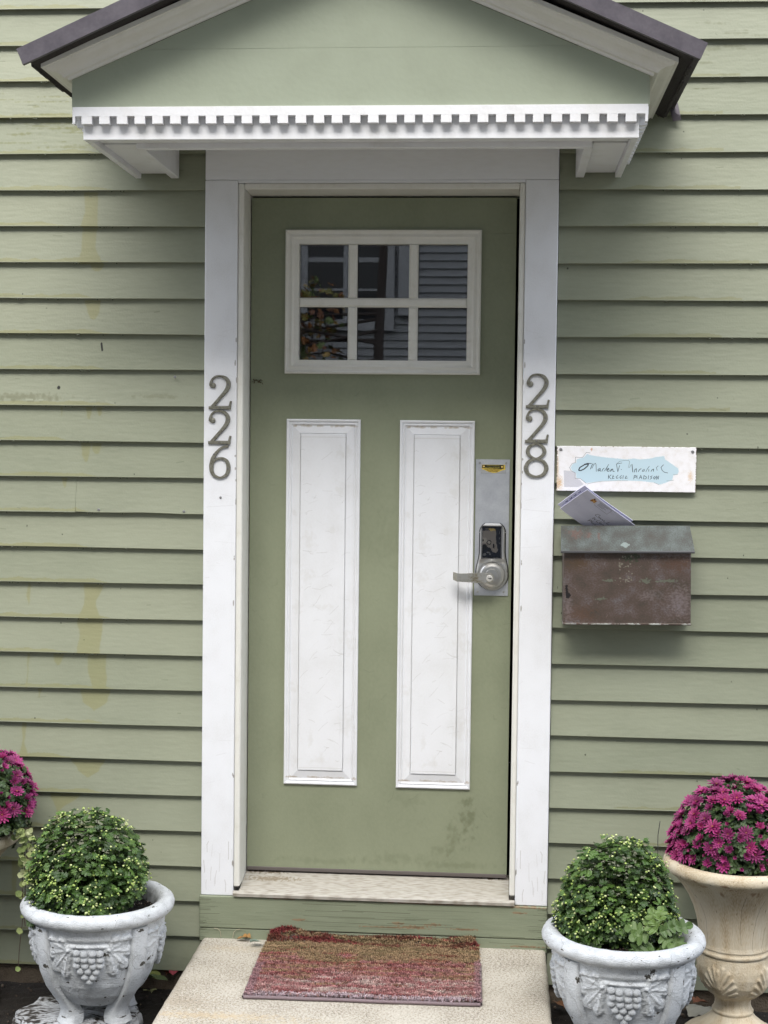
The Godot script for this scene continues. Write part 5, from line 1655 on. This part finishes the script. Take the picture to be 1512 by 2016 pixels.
func build_plants() -> void:
	M.leaf_a = lobed_leaf(0.28, 0.18)
	M.leaf_b = lobed_leaf(-0.12, 0.30)
	var g := Geo.new()
	g.ball(Vector3.ZERO, Vector3(1, 1, 0.8), 7, 5)
	M.bud = g.mesh()
	M.flowers = [flower_mesh(1, [[15, 0.52, 0.12, 0.13], [13, 0.42, 0.45, 0.12], [9, 0.27, 0.85, 0.09]]), flower_mesh(2, [[14, 0.54, 0.05, 0.13], [12, 0.42, 0.36, 0.12], [8, 0.26, 0.75, 0.09]]), flower_mesh(3, [[13, 0.52, 0.28, 0.13], [11, 0.42, 0.6, 0.12], [8, 0.28, 0.95, 0.09]]), flower_mesh(4, [[11, 0.56, 0.75, 0.15], [9, 0.5, 1.0, 0.14], [7, 0.4, 1.2, 0.1]]), flower_mesh(5, [[10, 0.56, 0.95, 0.16], [8, 0.5, 1.15, 0.14]]), flower_mesh(6, [[8, 0.62, 1.3, 0.2], [6, 0.55, 1.4, 0.18]])]
	var nz := wob
	# left: leans to the left, with a notch of bare soil towards the right
	bud_mum("round green chrysanthemum in tight bud, in the planter left of the step", Vector3(-0.758, 0.282, 0.412), func(d: Vector3) -> float:
		var r := egg(d, 0.162 if d.x < 0 else 0.150, 0.262, 0.135) + 0.034 * nz.get_noise_3d(d.x * 44, d.y * 44, d.z * 44)
		return r * (1.0 - 0.32 * smoothstep(0.35, 0.85, d.x) * (1.0 - smoothstep(0.05, 0.45, d.y)) + 0.07 * smoothstep(-0.2, -0.8, d.x) * smoothstep(0.2, -0.1, d.y)), 201, 330)
	var right := bud_mum("rounded green chrysanthemum in bud with one big-leaved sprig, in the planter by the urn", Vector3(0.676, 0.300, 0.552), func(d: Vector3) -> float:
		var r := egg(d, 0.148, 0.252, 0.100) + 0.034 * nz.get_noise_3d(d.x * 48 + 40, d.y * 48, d.z * 48)
		return r * (1.0 - 0.34 * smoothstep(0.3, 0.9, d.z) * (1.0 - smoothstep(0.0, 0.35, d.y)) * smoothstep(-0.75, -0.4, d.x)), 211, 330)
	# the larger pale sprig of leaves at the front right
	rng.seed = 33
	var sprig := Vector3(0.092, 0.045, 0.135)
	for k in 15:
		var a := TAU * k / 15 * 2.4
		var rad := 0.012 + 0.045 * sqrt(k / 15.0)
		var p := sprig + Vector3(cos(a) * rad * 1.15, sin(a) * rad * 0.95 - 0.005, 0.012 - rad * 0.35)
		var leaf := obj("leaf", M.leaf_a if k % 3 else M.leaf_b, M["leaf_big_%d" % (k % 3)], right)
		var dir := (p - sprig + Vector3(0, -0.006, 0)).normalized()
		var b := look((Vector3(0, 0.55, 0.9) + rdir() * 0.25).normalized(), dir, rng.randf_range(0.042, 0.056))
		leaf.transform = Transform3D(b, p - b.y * 0.35)
	# purple chrysanthemums in the urns
	var dome := func(k: float, flat_: float) -> Callable:
		return func(d: Vector3) -> float: return (k + 0.018 * nz.get_noise_3d(d.x * 70 + k * 900, d.y * 70, d.z * 70)) * lerpf(0.92, flat_, smoothstep(-0.1, 0.9, d.y)) * (1.0 + 0.10 * nz.get_noise_3d(d.x * 36 + 7, d.y * 36, d.z * 36)) * (1.0 - 0.12 * maxf(0, -d.z))
	purple_mum("cushion of magenta chrysanthemums in full flower in the right hand cream urn", Vector3(1.018, 0.470, 0.325), dome.call(0.187, 1.0), 221, 185, Vector3(-0.35, 0.2, 0.9))
	purple_mum("magenta chrysanthemums leaning in from the edge beside the trailing pale ivy", Vector3(-1.150, 0.495, 0.305), dome.call(0.195, 1.06), 231, 125, Vector3(0.5, 0.2, 0.8), 0.12)
	# soil in the pots, dark with pale specks
	for s: Array in [[Vector3(-0.745, 0.267, 0.407), 0.158, "dark potting soil in the planter left of the step"], [Vector3(0.691, 0.277, 0.572), 0.158, "dark potting soil flecked with white grains in the planter by the urn"], [Vector3(1.014, 0.42, 0.33), 0.15, "dark potting soil in the right hand urn"], [Vector3(-1.165, 0.42, 0.30), 0.15, "dark potting soil in the urn at the edge"]]:
		g = Geo.new()
		var pts := PackedVector3Array()
		for i in 14:
			for j in 40:
				var a := TAU * j / 40
				var r: float = s[1] * (13 - i) / 13.0
				pts.append(Vector3(cos(a) * r, 0.012 * (1.0 - r / s[1]) + 0.006 * wob.get_noise_2d(cos(a) * r * 3000, sin(a) * r * 3000), -sin(a) * r))
		g.grid(pts, 14, 40, true)
		var so := obj("potting_soil", g, M.soil)
		so.position = s[0]
		tag(so, s[2], "soil", "", "stuff")
		var xf := []
		var cols := []
		for i in 260:
			var a := rng.randf() * TAU
			var r: float = s[1] * sqrt(rng.randf()) * 0.97
			var k := rng.randf_range(0.0012, 0.0034)
			xf.append(Transform3D(look(rdir(), rdir(), k), Vector3(cos(a) * r, 0.008 + 0.012 * (1.0 - r / s[1]), sin(a) * r)))
			cols.append(Color(0.035, 0.022, 0.014) if rng.randf() < 0.75 else Color(0.28, 0.24, 0.20))
		many("crumbs", M.bud, M.bits, xf, cols, so)
	# trailing ivy over the left urn's rim
	var ivy := thing("trailing_ivy", "pale green ivy trailing down from the urn at the edge beside the planter", "plant", Vector3(-0.99, 0.47, 0.36))
	rng.seed = 51
	var rl := round_leaf()
	var st := Geo.new()
	for k in 4:
		var len: float = [0.42, 0.30, 0.22, 0.14][k]
		var path := []
		for i in 13:
			var f := i / 12.0
			var p := Vector3(-0.02 + k * 0.012 + 0.030 * smoothstep(0, 0.15, f) + 0.010 * sin(f * 5 + k * 2.0) - 0.004 * k, 0.035 * sin(minf(1, f * 5) * PI * 0.6) - f * len, 0.01 * k - 0.015 + 0.012 * sin(f * 7 + k))
			path.append(p)
			if i > 0 and (i < 9 or rng.randf() < 0.5 or i == 12) and not (k > 0 and i > 9):
				for q in (2 if i < 5 else 1):
					var b := look((Vector3(0.1, 0.4, 1) + rdir() * 0.7).normalized(), (Vector3(rng.randf_range(-1, 1), -0.6, 0.2)).normalized(), rng.randf_range(0.012, 0.022))
					var lf := obj("leaf", rl, M["ivy_%d" % (rng.randi() % 3)], ivy)
					lf.transform = Transform3D(b, p + Vector3(rng.randf_range(-0.008, 0.008), rng.randf_range(-0.004, 0.006), 0.004))
		st.tube(path, [0.0011], 4)
	obj("stem", st, flat(lin(0.07, 0.045, 0.03), 0.8), ivy)

# ---------------------------------------------------------------- ground
func build_ground() -> void:
	# bare soil along the wall, the concrete walk, then pavement and street out to the horizon
	var g := Geo.new()
	var rows := 60
	var cols := 200
	var pts := PackedVector3Array()
	for i in rows:
		for j in cols:
			var x := lerpf(-4.0, 4.0, j / (cols - 1.0))
			var z := lerpf(1.5, 0.05, i / (rows - 1.0))
			var y := -0.058 + 0.012 * wob.get_noise_2d(x * 400, z * 400) + 0.007 * wob.get_noise_2d(x * 1700, z * 1700) + 0.004 * wob.get_noise_2d(x * 4800, z * 4800)
			if absf(x) < 0.5: y = -0.07
			pts.append(Vector3(x, y, z))
	g.grid(pts, rows, cols)
	tag(obj("soil_bed", g, M.soil), "dark bare soil strip along the foot of the clapboard wall", "soil", "", "structure")
	var clod := Geo.new()
	clod.ball(Vector3.ZERO, Vector3(1, 0.7, 0.9), 6, 5)
	var xf := []
	var cs := []
	rng.seed = 61
	for i in 5200:
		var x := rng.randf_range(-1.5, 1.5)
		var z := rng.randf_range(0.1, 1.1)
		if absf(x) < 0.52: continue
		var s := 0.0015 + 0.006 * pow(rng.randf(), 4)
		var y := -0.058 + 0.012 * wob.get_noise_2d(x * 400, z * 400) + 0.007 * wob.get_noise_2d(x * 1700, z * 1700)
		xf.append(Transform3D(look(rdir(), rdir(), s), Vector3(x, y + s * 0.3, z)))
		cs.append([Color(0.028, 0.02, 0.015), Color(0.018, 0.014, 0.011), Color(0.05, 0.036, 0.026), Color(0.028, 0.02, 0.015), Color(0.11, 0.085, 0.065)][rng.randi() % 5])
	tag(many("soil_crumbs", clod.mesh(), M.bits, xf, cs), "crumbs and bark bits on the dark soil bed", "soil", "", "stuff")
	# concrete step, cast with a slightly rounded uneven edge
	g = Geo.new()
	pts = PackedVector3Array()
	var cross := [Vector2(-0.507, -0.12), Vector2(-0.507, 0.094), Vector2(-0.5045, 0.1025), Vector2(-0.498, 0.1075)]
	for k in 41: cross.append(Vector2(lerpf(-0.49, 0.49, k / 40.0), 0.108))
	cross.append_array([Vector2(0.498, 0.1075), Vector2(0.5045, 0.1025), Vector2(0.507, 0.094), Vector2(0.507, -0.12)])
	var zr := 60
	for i in zr:
		var z := lerpf(1.9, 0.112, i / (zr - 1.0))
		for c: Vector2 in cross:
			var e := 0.0016 * wob.get_noise_2d(c.x * 900, z * 900) + 0.002 * wob.get_noise_2d(z * 1600, c.y * 900 + 50.0)
			pts.append(Vector3(c.x + (e if absf(c.x) > 0.49 else 0.0), c.y + e * 0.6, z))
	g.grid(pts, zr, cross.size())
	tag(obj("concrete_path", g, M.concrete), "pale speckled concrete step and walk in front of the door", "path", "", "structure")
	# washed pebbles where the walk's face has worn
	xf = []
	cs = []
	for i in 900:
		var x := rng.randf_range(-0.49, 0.49)
		var z := 0.775 + 0.12 * rng.randf() + 0.10 * absf(x - 0.1)
		var s := rng.randf_range(0.0016, 0.0042)
		xf.append(Transform3D(look(rdir(), rdir(), s), Vector3(x, 0.1078, z)))
		cs.append([Color(0.55, 0.52, 0.46), Color(0.42, 0.38, 0.32), Color(0.68, 0.66, 0.62), Color(0.25, 0.23, 0.2)][rng.randi() % 4])
	tag(many("path_pebbles", clod.mesh(), M.bits, xf, cs), "small washed pebbles in the worn front of the concrete step", "pebbles", "", "stuff")
	g = Geo.new()
	g.box(Vector3(-12, -0.30, 1.92), Vector3(12, -0.085, 4.9), 0.01)
	tag(obj("pavement", g, M.pavement), "tan paved pavement strip between the soil bed and the street", "pavement", "", "structure")
	g = Geo.new()
	g.quad(Vector3(-150, -0.22, 150), Vector3(150, -0.22, 150), Vector3(150, -0.22, -150), Vector3(-150, -0.22, -150))
	tag(obj("ground", g, M.asphalt), "dark asphalt street surface reaching out to the horizon", "ground", "", "structure")
	# broken painted slab under the left planter
	g = Geo.new()
	pts = PackedVector3Array()
	for i in 7:
		var f := [[0.06, -0.10], [1.0, -0.10], [1.03, -0.04], [1.0, -0.012], [0.94, -0.001], [0.5, 0.001], [0.0, 0.001]][i] as Array
		for j in 40:
			var a := TAU * j / 40
			var r: float = f[0] * 0.165 * (1.0 + 0.16 * wob.get_noise_2d(cos(a) * 120 + 9, sin(a) * 120))
			pts.append(Vector3(cos(a) * r * 1.05, f[1] + 0.003 * wob.get_noise_2d(cos(a) * r * 3000, sin(a) * r * 3000), -sin(a) * r * 0.9))
	g.grid(pts, 7, 40, true, false, Vector2(1.5, 0.6))
	var im := ramp(blend(noise_bytes(256, 256, 141, 0.02, 5), noise_bytes(256, 256, 142, 0.1, 4), 0.5), 256, 256, [[0.0, Color(0.12, 0.11, 0.10)], [0.36, Color(0.28, 0.26, 0.24)], [0.42, Color(0.66, 0.66, 0.66)], [0.6, Color(0.86, 0.87, 0.88)], [1.0, Color(0.92, 0.93, 0.94)]])
	var sl := obj("stone_slab", g, mat(lin(0.66, 0.67, 0.69), 0.8, tex(im), 0.0, M.hfine, 0.3))
	sl.position = Vector3(-0.80, -0.0195, 0.40)
	tag(sl, "broken slab with flaking white paint under the left planter", "slab")
	# fallen leaves, one by one
	var leaf := lobed_leaf(0.5, 0.5)
	var oval := Geo.new()
	for k in 8:
		for s: float in [-1.0, 1.0]:
			var a := k / 8.0
			var b := (k + 1) / 8.0
			var wa := 0.32 * sin(PI * pow(a, 0.8))
			var wb := 0.32 * sin(PI * pow(b, 0.8))
			var p := [Vector3(0, a, -0.12 * a * a), Vector3(s * wa, a, 0.16 * wa + 0.03 * sin(a * 9.0)), Vector3(s * wb, b, 0.16 * wb + 0.03 * sin(b * 9.0)), Vector3(0, b, -0.12 * b * b)]
			if s > 0: g = oval; oval.quad(p[0], p[1], p[2], p[3])
			else: oval.quad(p[3], p[2], p[1], p[0])
	var om := oval.mesh()
	var beds := [
		[Vector3(-0.635, -0.022, 0.150), 0.062, Color(0.13, 0.15, 0.035), 40.0, true, "olive green fallen leaf lying nearest the wall in the heap beside the step"],
		[Vector3(-0.618, -0.02, 0.115), 0.055, Color(0.16, 0.055, 0.022), -30.0, false, "rust brown curled leaf behind the olive one in the heap beside the step"],
		[Vector3(-0.600, -0.018, 0.165), 0.060, Color(0.06, 0.085, 0.03), 100.0, true, "dark green fallen leaf against the step's side"],
		[Vector3(-0.645, -0.030, 0.215), 0.062, Color(0.21, 0.21, 0.10), 200.0, true, "pale grey-green fallen leaf lying foremost in the heap beside the step"],
		[Vector3(-0.592, -0.012, 0.135), 0.040, Color(0.24, 0.035, 0.05), 10.0, true, "small red leaf tucked high against the step's side"],
		[Vector3(-0.665, -0.030, 0.135), 0.050, Color(0.17, 0.075, 0.035), 130.0, false, "brown leaf on the outer side of the heap beside the step"],
		[Vector3(-0.855, -0.036, 0.215), 0.042, Color(0.16, 0.06, 0.03), 60.0, false, "reddish brown leaf on the soil left of the left planter"],
		[Vector3(-0.852, -0.022, 0.235), 0.028, Color(0.30, 0.36, 0.12), 80.0, true, "small yellow-green leaf above the reddish brown one left of the planter"],
		[Vector3(0.560, -0.034, 0.215), 0.060, Color(0.16, 0.07, 0.03), 20.0, false, "brown leaf on the dark soil between step and right planter"],
		[Vector3(0.585, -0.034, 0.330), 0.055, Color(0.15, 0.02, 0.02), 250.0, true, "dark red leaf on the soil under the right planter's side"],
		[Vector3(0.930, -0.030, 0.150), 0.050, Color(0.15, 0.055, 0.025), 300.0, false, "russet leaf on the soil beside the cream urn's foot"],
		[Vector3(-0.355, 0.112, 0.150), 0.042, Color(0.28, 0.15, 0.045), 85.0, false, "curled tan leaf on the concrete at the mat's far left corner"],
		[Vector3(-0.325, 0.112, 0.172), 0.050, Color(0.16, 0.21, 0.17), 150.0, true, "grey-green leaf tucked under the mat's left edge"]]
	for b: Array in beds:
		var o := obj("fallen_leaf", om if b[4] else leaf, flat(b[2].linear_to_srgb(), 0.6))
		o.transform = Transform3D(Basis(Vector3.UP, deg_to_rad(b[3])) * Basis(Vector3.RIGHT, -1.25) * Basis().scaled(Vector3.ONE * b[1]), b[0] + Vector3(0, 0.006, 0))
		tag(o, b[5], "leaf", "fallen leaves")
	# a crumpled pale scrap beside the urn's foot
	g = Geo.new()
	pts = PackedVector3Array()
	for i in 9:
		for j in 9:
			var u := i / 8.0 - 0.5
			var v := j / 8.0 - 0.5
			pts.append(Vector3(v * 0.085 + 0.012 * wob.get_noise_2d(i * 140, j * 140), 0.030 * absf(wob.get_noise_2d(i * 190 + 7, j * 190)) + 0.03 * (0.5 - absf(u)), -u * 0.06))
	g.grid(pts, 9, 9)
	var sc := obj("crumpled_leaf", g, mat(lin(0.30, 0.29, 0.24), 0.8, null, 9.0, M.hfine, 0.2))
	sc.position = Vector3(0.955, -0.045, 0.17)
	tag(sc, "crumpled pale dried leaf lying against the cream urn's foot", "leaf")
	# dead vine tendrils stuck to the kick board
	for p: Array in [[[Vector3(-0.47, 0.139, 0.1325), Vector3(-0.458, 0.138, 0.134), Vector3(-0.451, 0.130, 0.134), Vector3(-0.449, 0.114, 0.133)], "thin dry tendril hooked over the lower kick board at its left end"], [[Vector3(-0.392, 0.139, 0.1325), Vector3(-0.404, 0.137, 0.134), Vector3(-0.411, 0.129, 0.134), Vector3(-0.414, 0.112, 0.134)], "thin dry tendril on the kick board nearest the mat's corner"]]:
		g = Geo.new()
		g.tube(p[0], [0.0009], 4)
		tag(obj("dry_tendril", g, flat(lin(0.40, 0.36, 0.26), 0.8)), p[1], "tendril")
	# loose wire beside the right urn
	g = Geo.new()
	g.tube([Vector3(0.828, 0.50, 0.135), Vector3(0.822, 0.46, 0.14), Vector3(0.823, 0.40, 0.136), Vector3(0.845, 0.36, 0.13), Vector3(0.858, 0.352, 0.13), Vector3(0.856, 0.345, 0.128), Vector3(0.84, 0.352, 0.126)], [0.0012], 5)
	tag(obj("wire", g, flat(lin(0.05, 0.05, 0.05), 0.6)), "thin dark wire hanging on the siding beside the right hand urn", "wire")

func build_mat() -> void:
	var o := thing("doormat", "worn shaggy doormat in bands of tan, olive and dusty pink lying on the concrete step", "doormat", Vector3(0.006, 0.108, 0.35), 0.02)
	var w := 0.312
	var z0 := -0.225
	var z1 := 0.245
	var lift := func(x: float, z: float) -> float:   # the back edge rides up against the kick board and curls at its corners
		var b := smoothstep(z0 + 0.055, z0, z)
		return b * (0.010 + 0.020 * exp(-pow((x + 0.255) / 0.045, 2)) + 0.012 * exp(-pow((x - 0.275) / 0.04, 2)) + 0.004 * sin(x * 21.0)) + 0.0015 * sin(x * 17.0 + z * 11.0)
	var edge := func(x: float) -> float: return 0.006 * sin(x * 9.0) + 0.003 * sin(x * 31.0)
	var half := func(z: float) -> float: return w - 0.010 * smoothstep(z0 + 0.05, z0, z)
	var g := Geo.new()
	var pts := PackedVector3Array()
	for i in 30:
		for j in 40:
			var z := lerpf(z1, z0, i / 29.0)
			var x: float = lerpf(-1, 1, j / 39.0) * half.call(z)
			var inside := minf(minf(i, 29 - i), minf(j, 39 - j))
			pts.append(Vector3(x, (0.001 if inside == 0 else 0.008) + lift.call(x, z) + 0.001, z + edge.call(x) * (0.3 if i == 0 else 1.0)))
	g.grid(pts, 30, 40)
	obj("backing", g, flat(lin(0.075, 0.05, 0.042), 0.95), o)
	# pile: short bent tufts, coloured by where they stand
	var t := Geo.new()
	for k in 4:
		var a := TAU * k / 4 + 0.4
		var lean := Vector3(cos(a), 0, sin(a)) * 0.5
		var s := Vector3(-sin(a), 0, cos(a)) * 0.16
		var q := Vector3(cos(a), 0, sin(a)) * 0.15
		t.quad(q - s, q + s, q + s * 0.9 + lean * 0.45 + Vector3(0, 0.7, 0), q - s * 0.9 + lean * 0.45 + Vector3(0, 0.7, 0))
		t.tri(q - s * 0.9 + lean * 0.45 + Vector3(0, 0.7, 0), q + s * 0.9 + lean * 0.45 + Vector3(0, 0.7, 0), q + lean * 1.1 + Vector3(0, 0.95, 0))
	var tm := t.mesh()
	var n1 := FastNoiseLite.new()
	n1.seed = 7
	n1.frequency = 1.0
	var tan_ := Color(0.30, 0.20, 0.115)
	var olive := Color(0.225, 0.165, 0.085)
	var pink := Color(0.37, 0.175, 0.17)
	var red := Color(0.22, 0.035, 0.040)
	var pale := Color(0.52, 0.41, 0.37)
	var brown := Color(0.15, 0.06, 0.035)
	var xf := []
	var cols := []
	rng.seed = 71
	for i in 17500:
		var z := rng.randf_range(z0, z1 - 0.004)
		var f := (z - z0) / (z1 - z0)
		var x: float = rng.randf_range(-0.995, 0.995) * half.call(z)
		var a := n1.get_noise_2d(x * 3.0, z * 16.0)
		var b := n1.get_noise_2d(x * 6.0 + 40, z * 34.0)
		var d := n1.get_noise_2d(x * 22.0 + 90, z * 80.0)
		var c: Color
		var ff := f + a * 0.30
		if ff < 0.07: c = brown.lerp(red, clampf(0.4 + b * 1.5, 0, 1))
		elif ff < 0.42: c = tan_.lerp(olive, clampf(0.30 + b * 1.6, 0, 1))
		elif ff < 0.70: c = pink.lerp(tan_, clampf(0.35 + b * 1.9, 0, 1)).lerp(red, clampf(d * 1.5, 0, 0.5))
		else: c = pink.lerp(pale, clampf(0.25 + b * 1.7, 0, 1))
		if n1.get_noise_2d(x * 4.0 - 30, z * 27.0) > 0.20 and f > 0.26: c = c.lerp(red, 0.6)
		if d > 0.3 and f > 0.3: c = c.lerp(Color(0.14, 0.08, 0.07), 0.5)
		if f > 0.95 and rng.randf() < 0.8: c = Color(0.45, 0.36, 0.39)
		if x < -0.29 and f > 0.5: c = c.lerp(Color(0.30, 0.18, 0.20), 0.7)
		if x > 0.297 and f > 0.35: c = c.lerp(Color(0.32, 0.19, 0.21), 0.7)
		var k := rng.randf_range(0.55, 1.35)
		var s := rng.randf_range(0.0058, 0.0098) * (1.3 if f < 0.06 else 1.0)
		xf.append(Transform3D(Basis(Vector3.UP, rng.randf() * TAU) * Basis(Vector3.RIGHT, rng.randf_range(-0.5, 0.9)) * Basis().scaled(Vector3.ONE * s), Vector3(x, 0.0085 + lift.call(x, z), z + edge.call(x) * (0.3 + 0.7 * (1 - f)))))
		cols.append(Color(c.r * k, c.g * k, c.b * k))
	many("pile", tm, M.pile, xf, cols, o)
	# stitched binding along the front
	g = Geo.new()
	for s in 2:
		var path := []
		for k in 40:
			var x := lerpf(-w, w, k / 39.0)
			path.append(Vector3(x, 0.0055, z1 + 0.001 + edge.call(x) * 0.3))
		if s == 0: g.tube(path, [0.0050], 6)
	for s: float in [-1.0, 1.0]:
		var path := []
		for k in 14:
			var z := lerpf(z1, z0 + 0.16, k / 13.0)
			path.append(Vector3(s * (half.call(z) + 0.001), 0.0055, z))
		g.tube(path, [0.0042], 6)
	obj("binding", g, mat(lin(0.36, 0.27, 0.29), 0.95, null, 60.0, M.hfine, 0.3), o)

# ---------------------------------------------------------------- what stands across the street (mirrored in the door's glass; the house's far ends are unseen)
func build_across() -> void:
	var o := thing("neighbour_house", "grey clapboard house across the street, mirrored in the door's panes", "house", Vector3(0, -0.2, 14.5))
	var g := Geo.new()
	g.box(Vector3(-34, -0.2, 0.02), Vector3(32, 12.5, 8), 0.02)  # widened well past the mirrored part, to block low sky from the sides
	obj("wall", g, M.vinyl, o)
	for k in 110:
		g = Geo.new()
		var y := k * 0.10
		g.quad(Vector3(12, y, -0.03), Vector3(-14, y, -0.03), Vector3(-14, y + 0.102, -0.005), Vector3(12, y + 0.102, -0.005))
		g.quad(Vector3(12, y, 0.0), Vector3(-14, y, 0.0), Vector3(-14, y, -0.03), Vector3(12, y, -0.03))
		obj("clapboard", g, M.vinyl, o)
	for wx: float in [-6.5, -1.62, 4.5, 9.0]:
		for wy: float in [3.35, 6.9]:
			g = Geo.new()
			for b: Array in [[-0.62, -0.14, 0.62, 0], [-0.62, 1.5, 0.62, 1.68], [-0.62, 0, -0.48, 1.5], [0.48, 0, 0.62, 1.5]]:
				g.box(Vector3(wx + b[0], wy + b[1], -0.09), Vector3(wx + b[2], wy + b[3], -0.035), 0.004)
			for b: Array in [[-0.48, 0.72, 0.48, 0.78], [-0.03, 0, 0.03, 1.5], [-0.48, 0.36, 0.48, 0.39], [-0.48, 1.12, 0.48, 1.15]]:
				g.box(Vector3(wx + b[0], wy + b[1], -0.06 - b[0] * 0.001), Vector3(wx + b[2], wy + b[3], -0.045), 0.002)
			var f := obj("window", g, M.trim_far, o)
			g = Geo.new()
			g.box(Vector3(wx - 0.48, wy, -0.044), Vector3(wx + 0.48, wy + 1.5, -0.036), 0.001)
			obj("pane", g, flat(lin(0.012, 0.014, 0.018), 0.05), f)
	g = Geo.new()
	g.box(Vector3(-0.95, 3.4, -0.1), Vector3(-0.74, 11, -0.036), 0.005)
	obj("corner_trim", g, M.trim_far, o)
	g = Geo.new()
	g.prism(P([-34.5, 12.4, 32.5, 12.4, 32.5, 12.6, -1, 15.0, -34.5, 12.6]), -0.5, 8.4)
	obj("roof", g, M.asphalt, o)
	# a young street tree still holding some autumn leaves
	var t := thing("street_tree", "slender street tree with a few autumn leaves, mirrored in the door's lower panes", "tree", Vector3(-0.66, -0.2, 8.0))
	rng.seed = 91
	g = Geo.new()
	g.tube([Vector3(0, 0, 0), Vector3(0.01, 1.2, 0), Vector3(-0.01, 2.6, 0.02), Vector3(0.05, 4.0, 0.0), Vector3(0.02, 5.6, 0)], [0.06, 0.05, 0.045, 0.035, 0.012], 8)
	obj("trunk", g, M.bark, t)
	g = Geo.new()
	var xf := []
	var cols := []
	var tone := [Color(0.22, 0.09, 0.02), Color(0.16, 0.15, 0.03), Color(0.09, 0.13, 0.03), Color(0.26, 0.17, 0.04), Color(0.13, 0.05, 0.02)]
	for k in 34:
		var y := rng.randf_range(3.3, 5.4)
		var a := rng.randf() * TAU
		var d := Vector3(cos(a), rng.randf_range(0.05, 0.7), sin(a) * 0.6).normalized()
		if k < 12: d = Vector3(0.85, rng.randf_range(-0.1, 0.4), rng.randf_range(-0.3, 0.3)).normalized() * -1.0; 
		var len := rng.randf_range(0.7, 1.6)
		var p := Vector3(0, y if k >= 12 else rng.randf_range(2.3, 3.0), 0)
		var q := p + d * len * 0.5 + Vector3(0, 0.08, 0)
		var e := p + d * len + Vector3(0, -0.1 + rng.randf() * 0.3, 0)
		g.tube([p, q, e], [0.016, 0.010, 0.003], 5)
		for i in 5:
			var f := q.lerp(e, rng.randf())
			g.tube([f, f + rdir() * 0.2, f + rdir() * 0.35], [0.005, 0.003, 0.002], 4)
		for i in (80 if k < 12 else 14):
			var c := q.lerp(e, rng.randf_range(0.1, 1.1)) + rdir() * 0.22
			xf.append(Transform3D(look(rdir(), rdir(), rng.randf_range(0.05, 0.09)), c))
			cols.append(tone[rng.randi() % 5])
	obj("branches", g, M.bark, t)
	many("foliage", M.leaf_a, M.leaf, xf, cols, t)

func _ready() -> void:
	make_camera_and_light()
	make_materials()
	M.pile = tinted(0.95)
	for k in 3:
		M["petal_%d" % k] = tinted(0.6, 0.22)
		M["petal_%d" % k].albedo_color = [Color(1, 1, 1), Color(0.80, 0.76, 0.80), Color(0.96, 0.85, 0.9)][k]
	M.leaf_big_0 = mat(lin(0.072, 0.125, 0.026), 0.5)
	M.leaf_big_1 = mat(lin(0.055, 0.10, 0.024), 0.5)
	M.leaf_big_2 = mat(lin(0.09, 0.15, 0.03), 0.5)
	M.ivy_0 = mat(lin(0.30, 0.36, 0.14), 0.6)
	M.ivy_1 = mat(lin(0.22, 0.29, 0.10), 0.6)
	M.ivy_2 = mat(lin(0.40, 0.44, 0.23), 0.6)
	build_ground()
	build_house()
	build_frame()
	build_canopy()
	build_door()
	build_numbers()
	build_sign()
	build_mailbox()
	build_letters()
	build_planters()
	build_plants()
	build_mat()
	build_across()
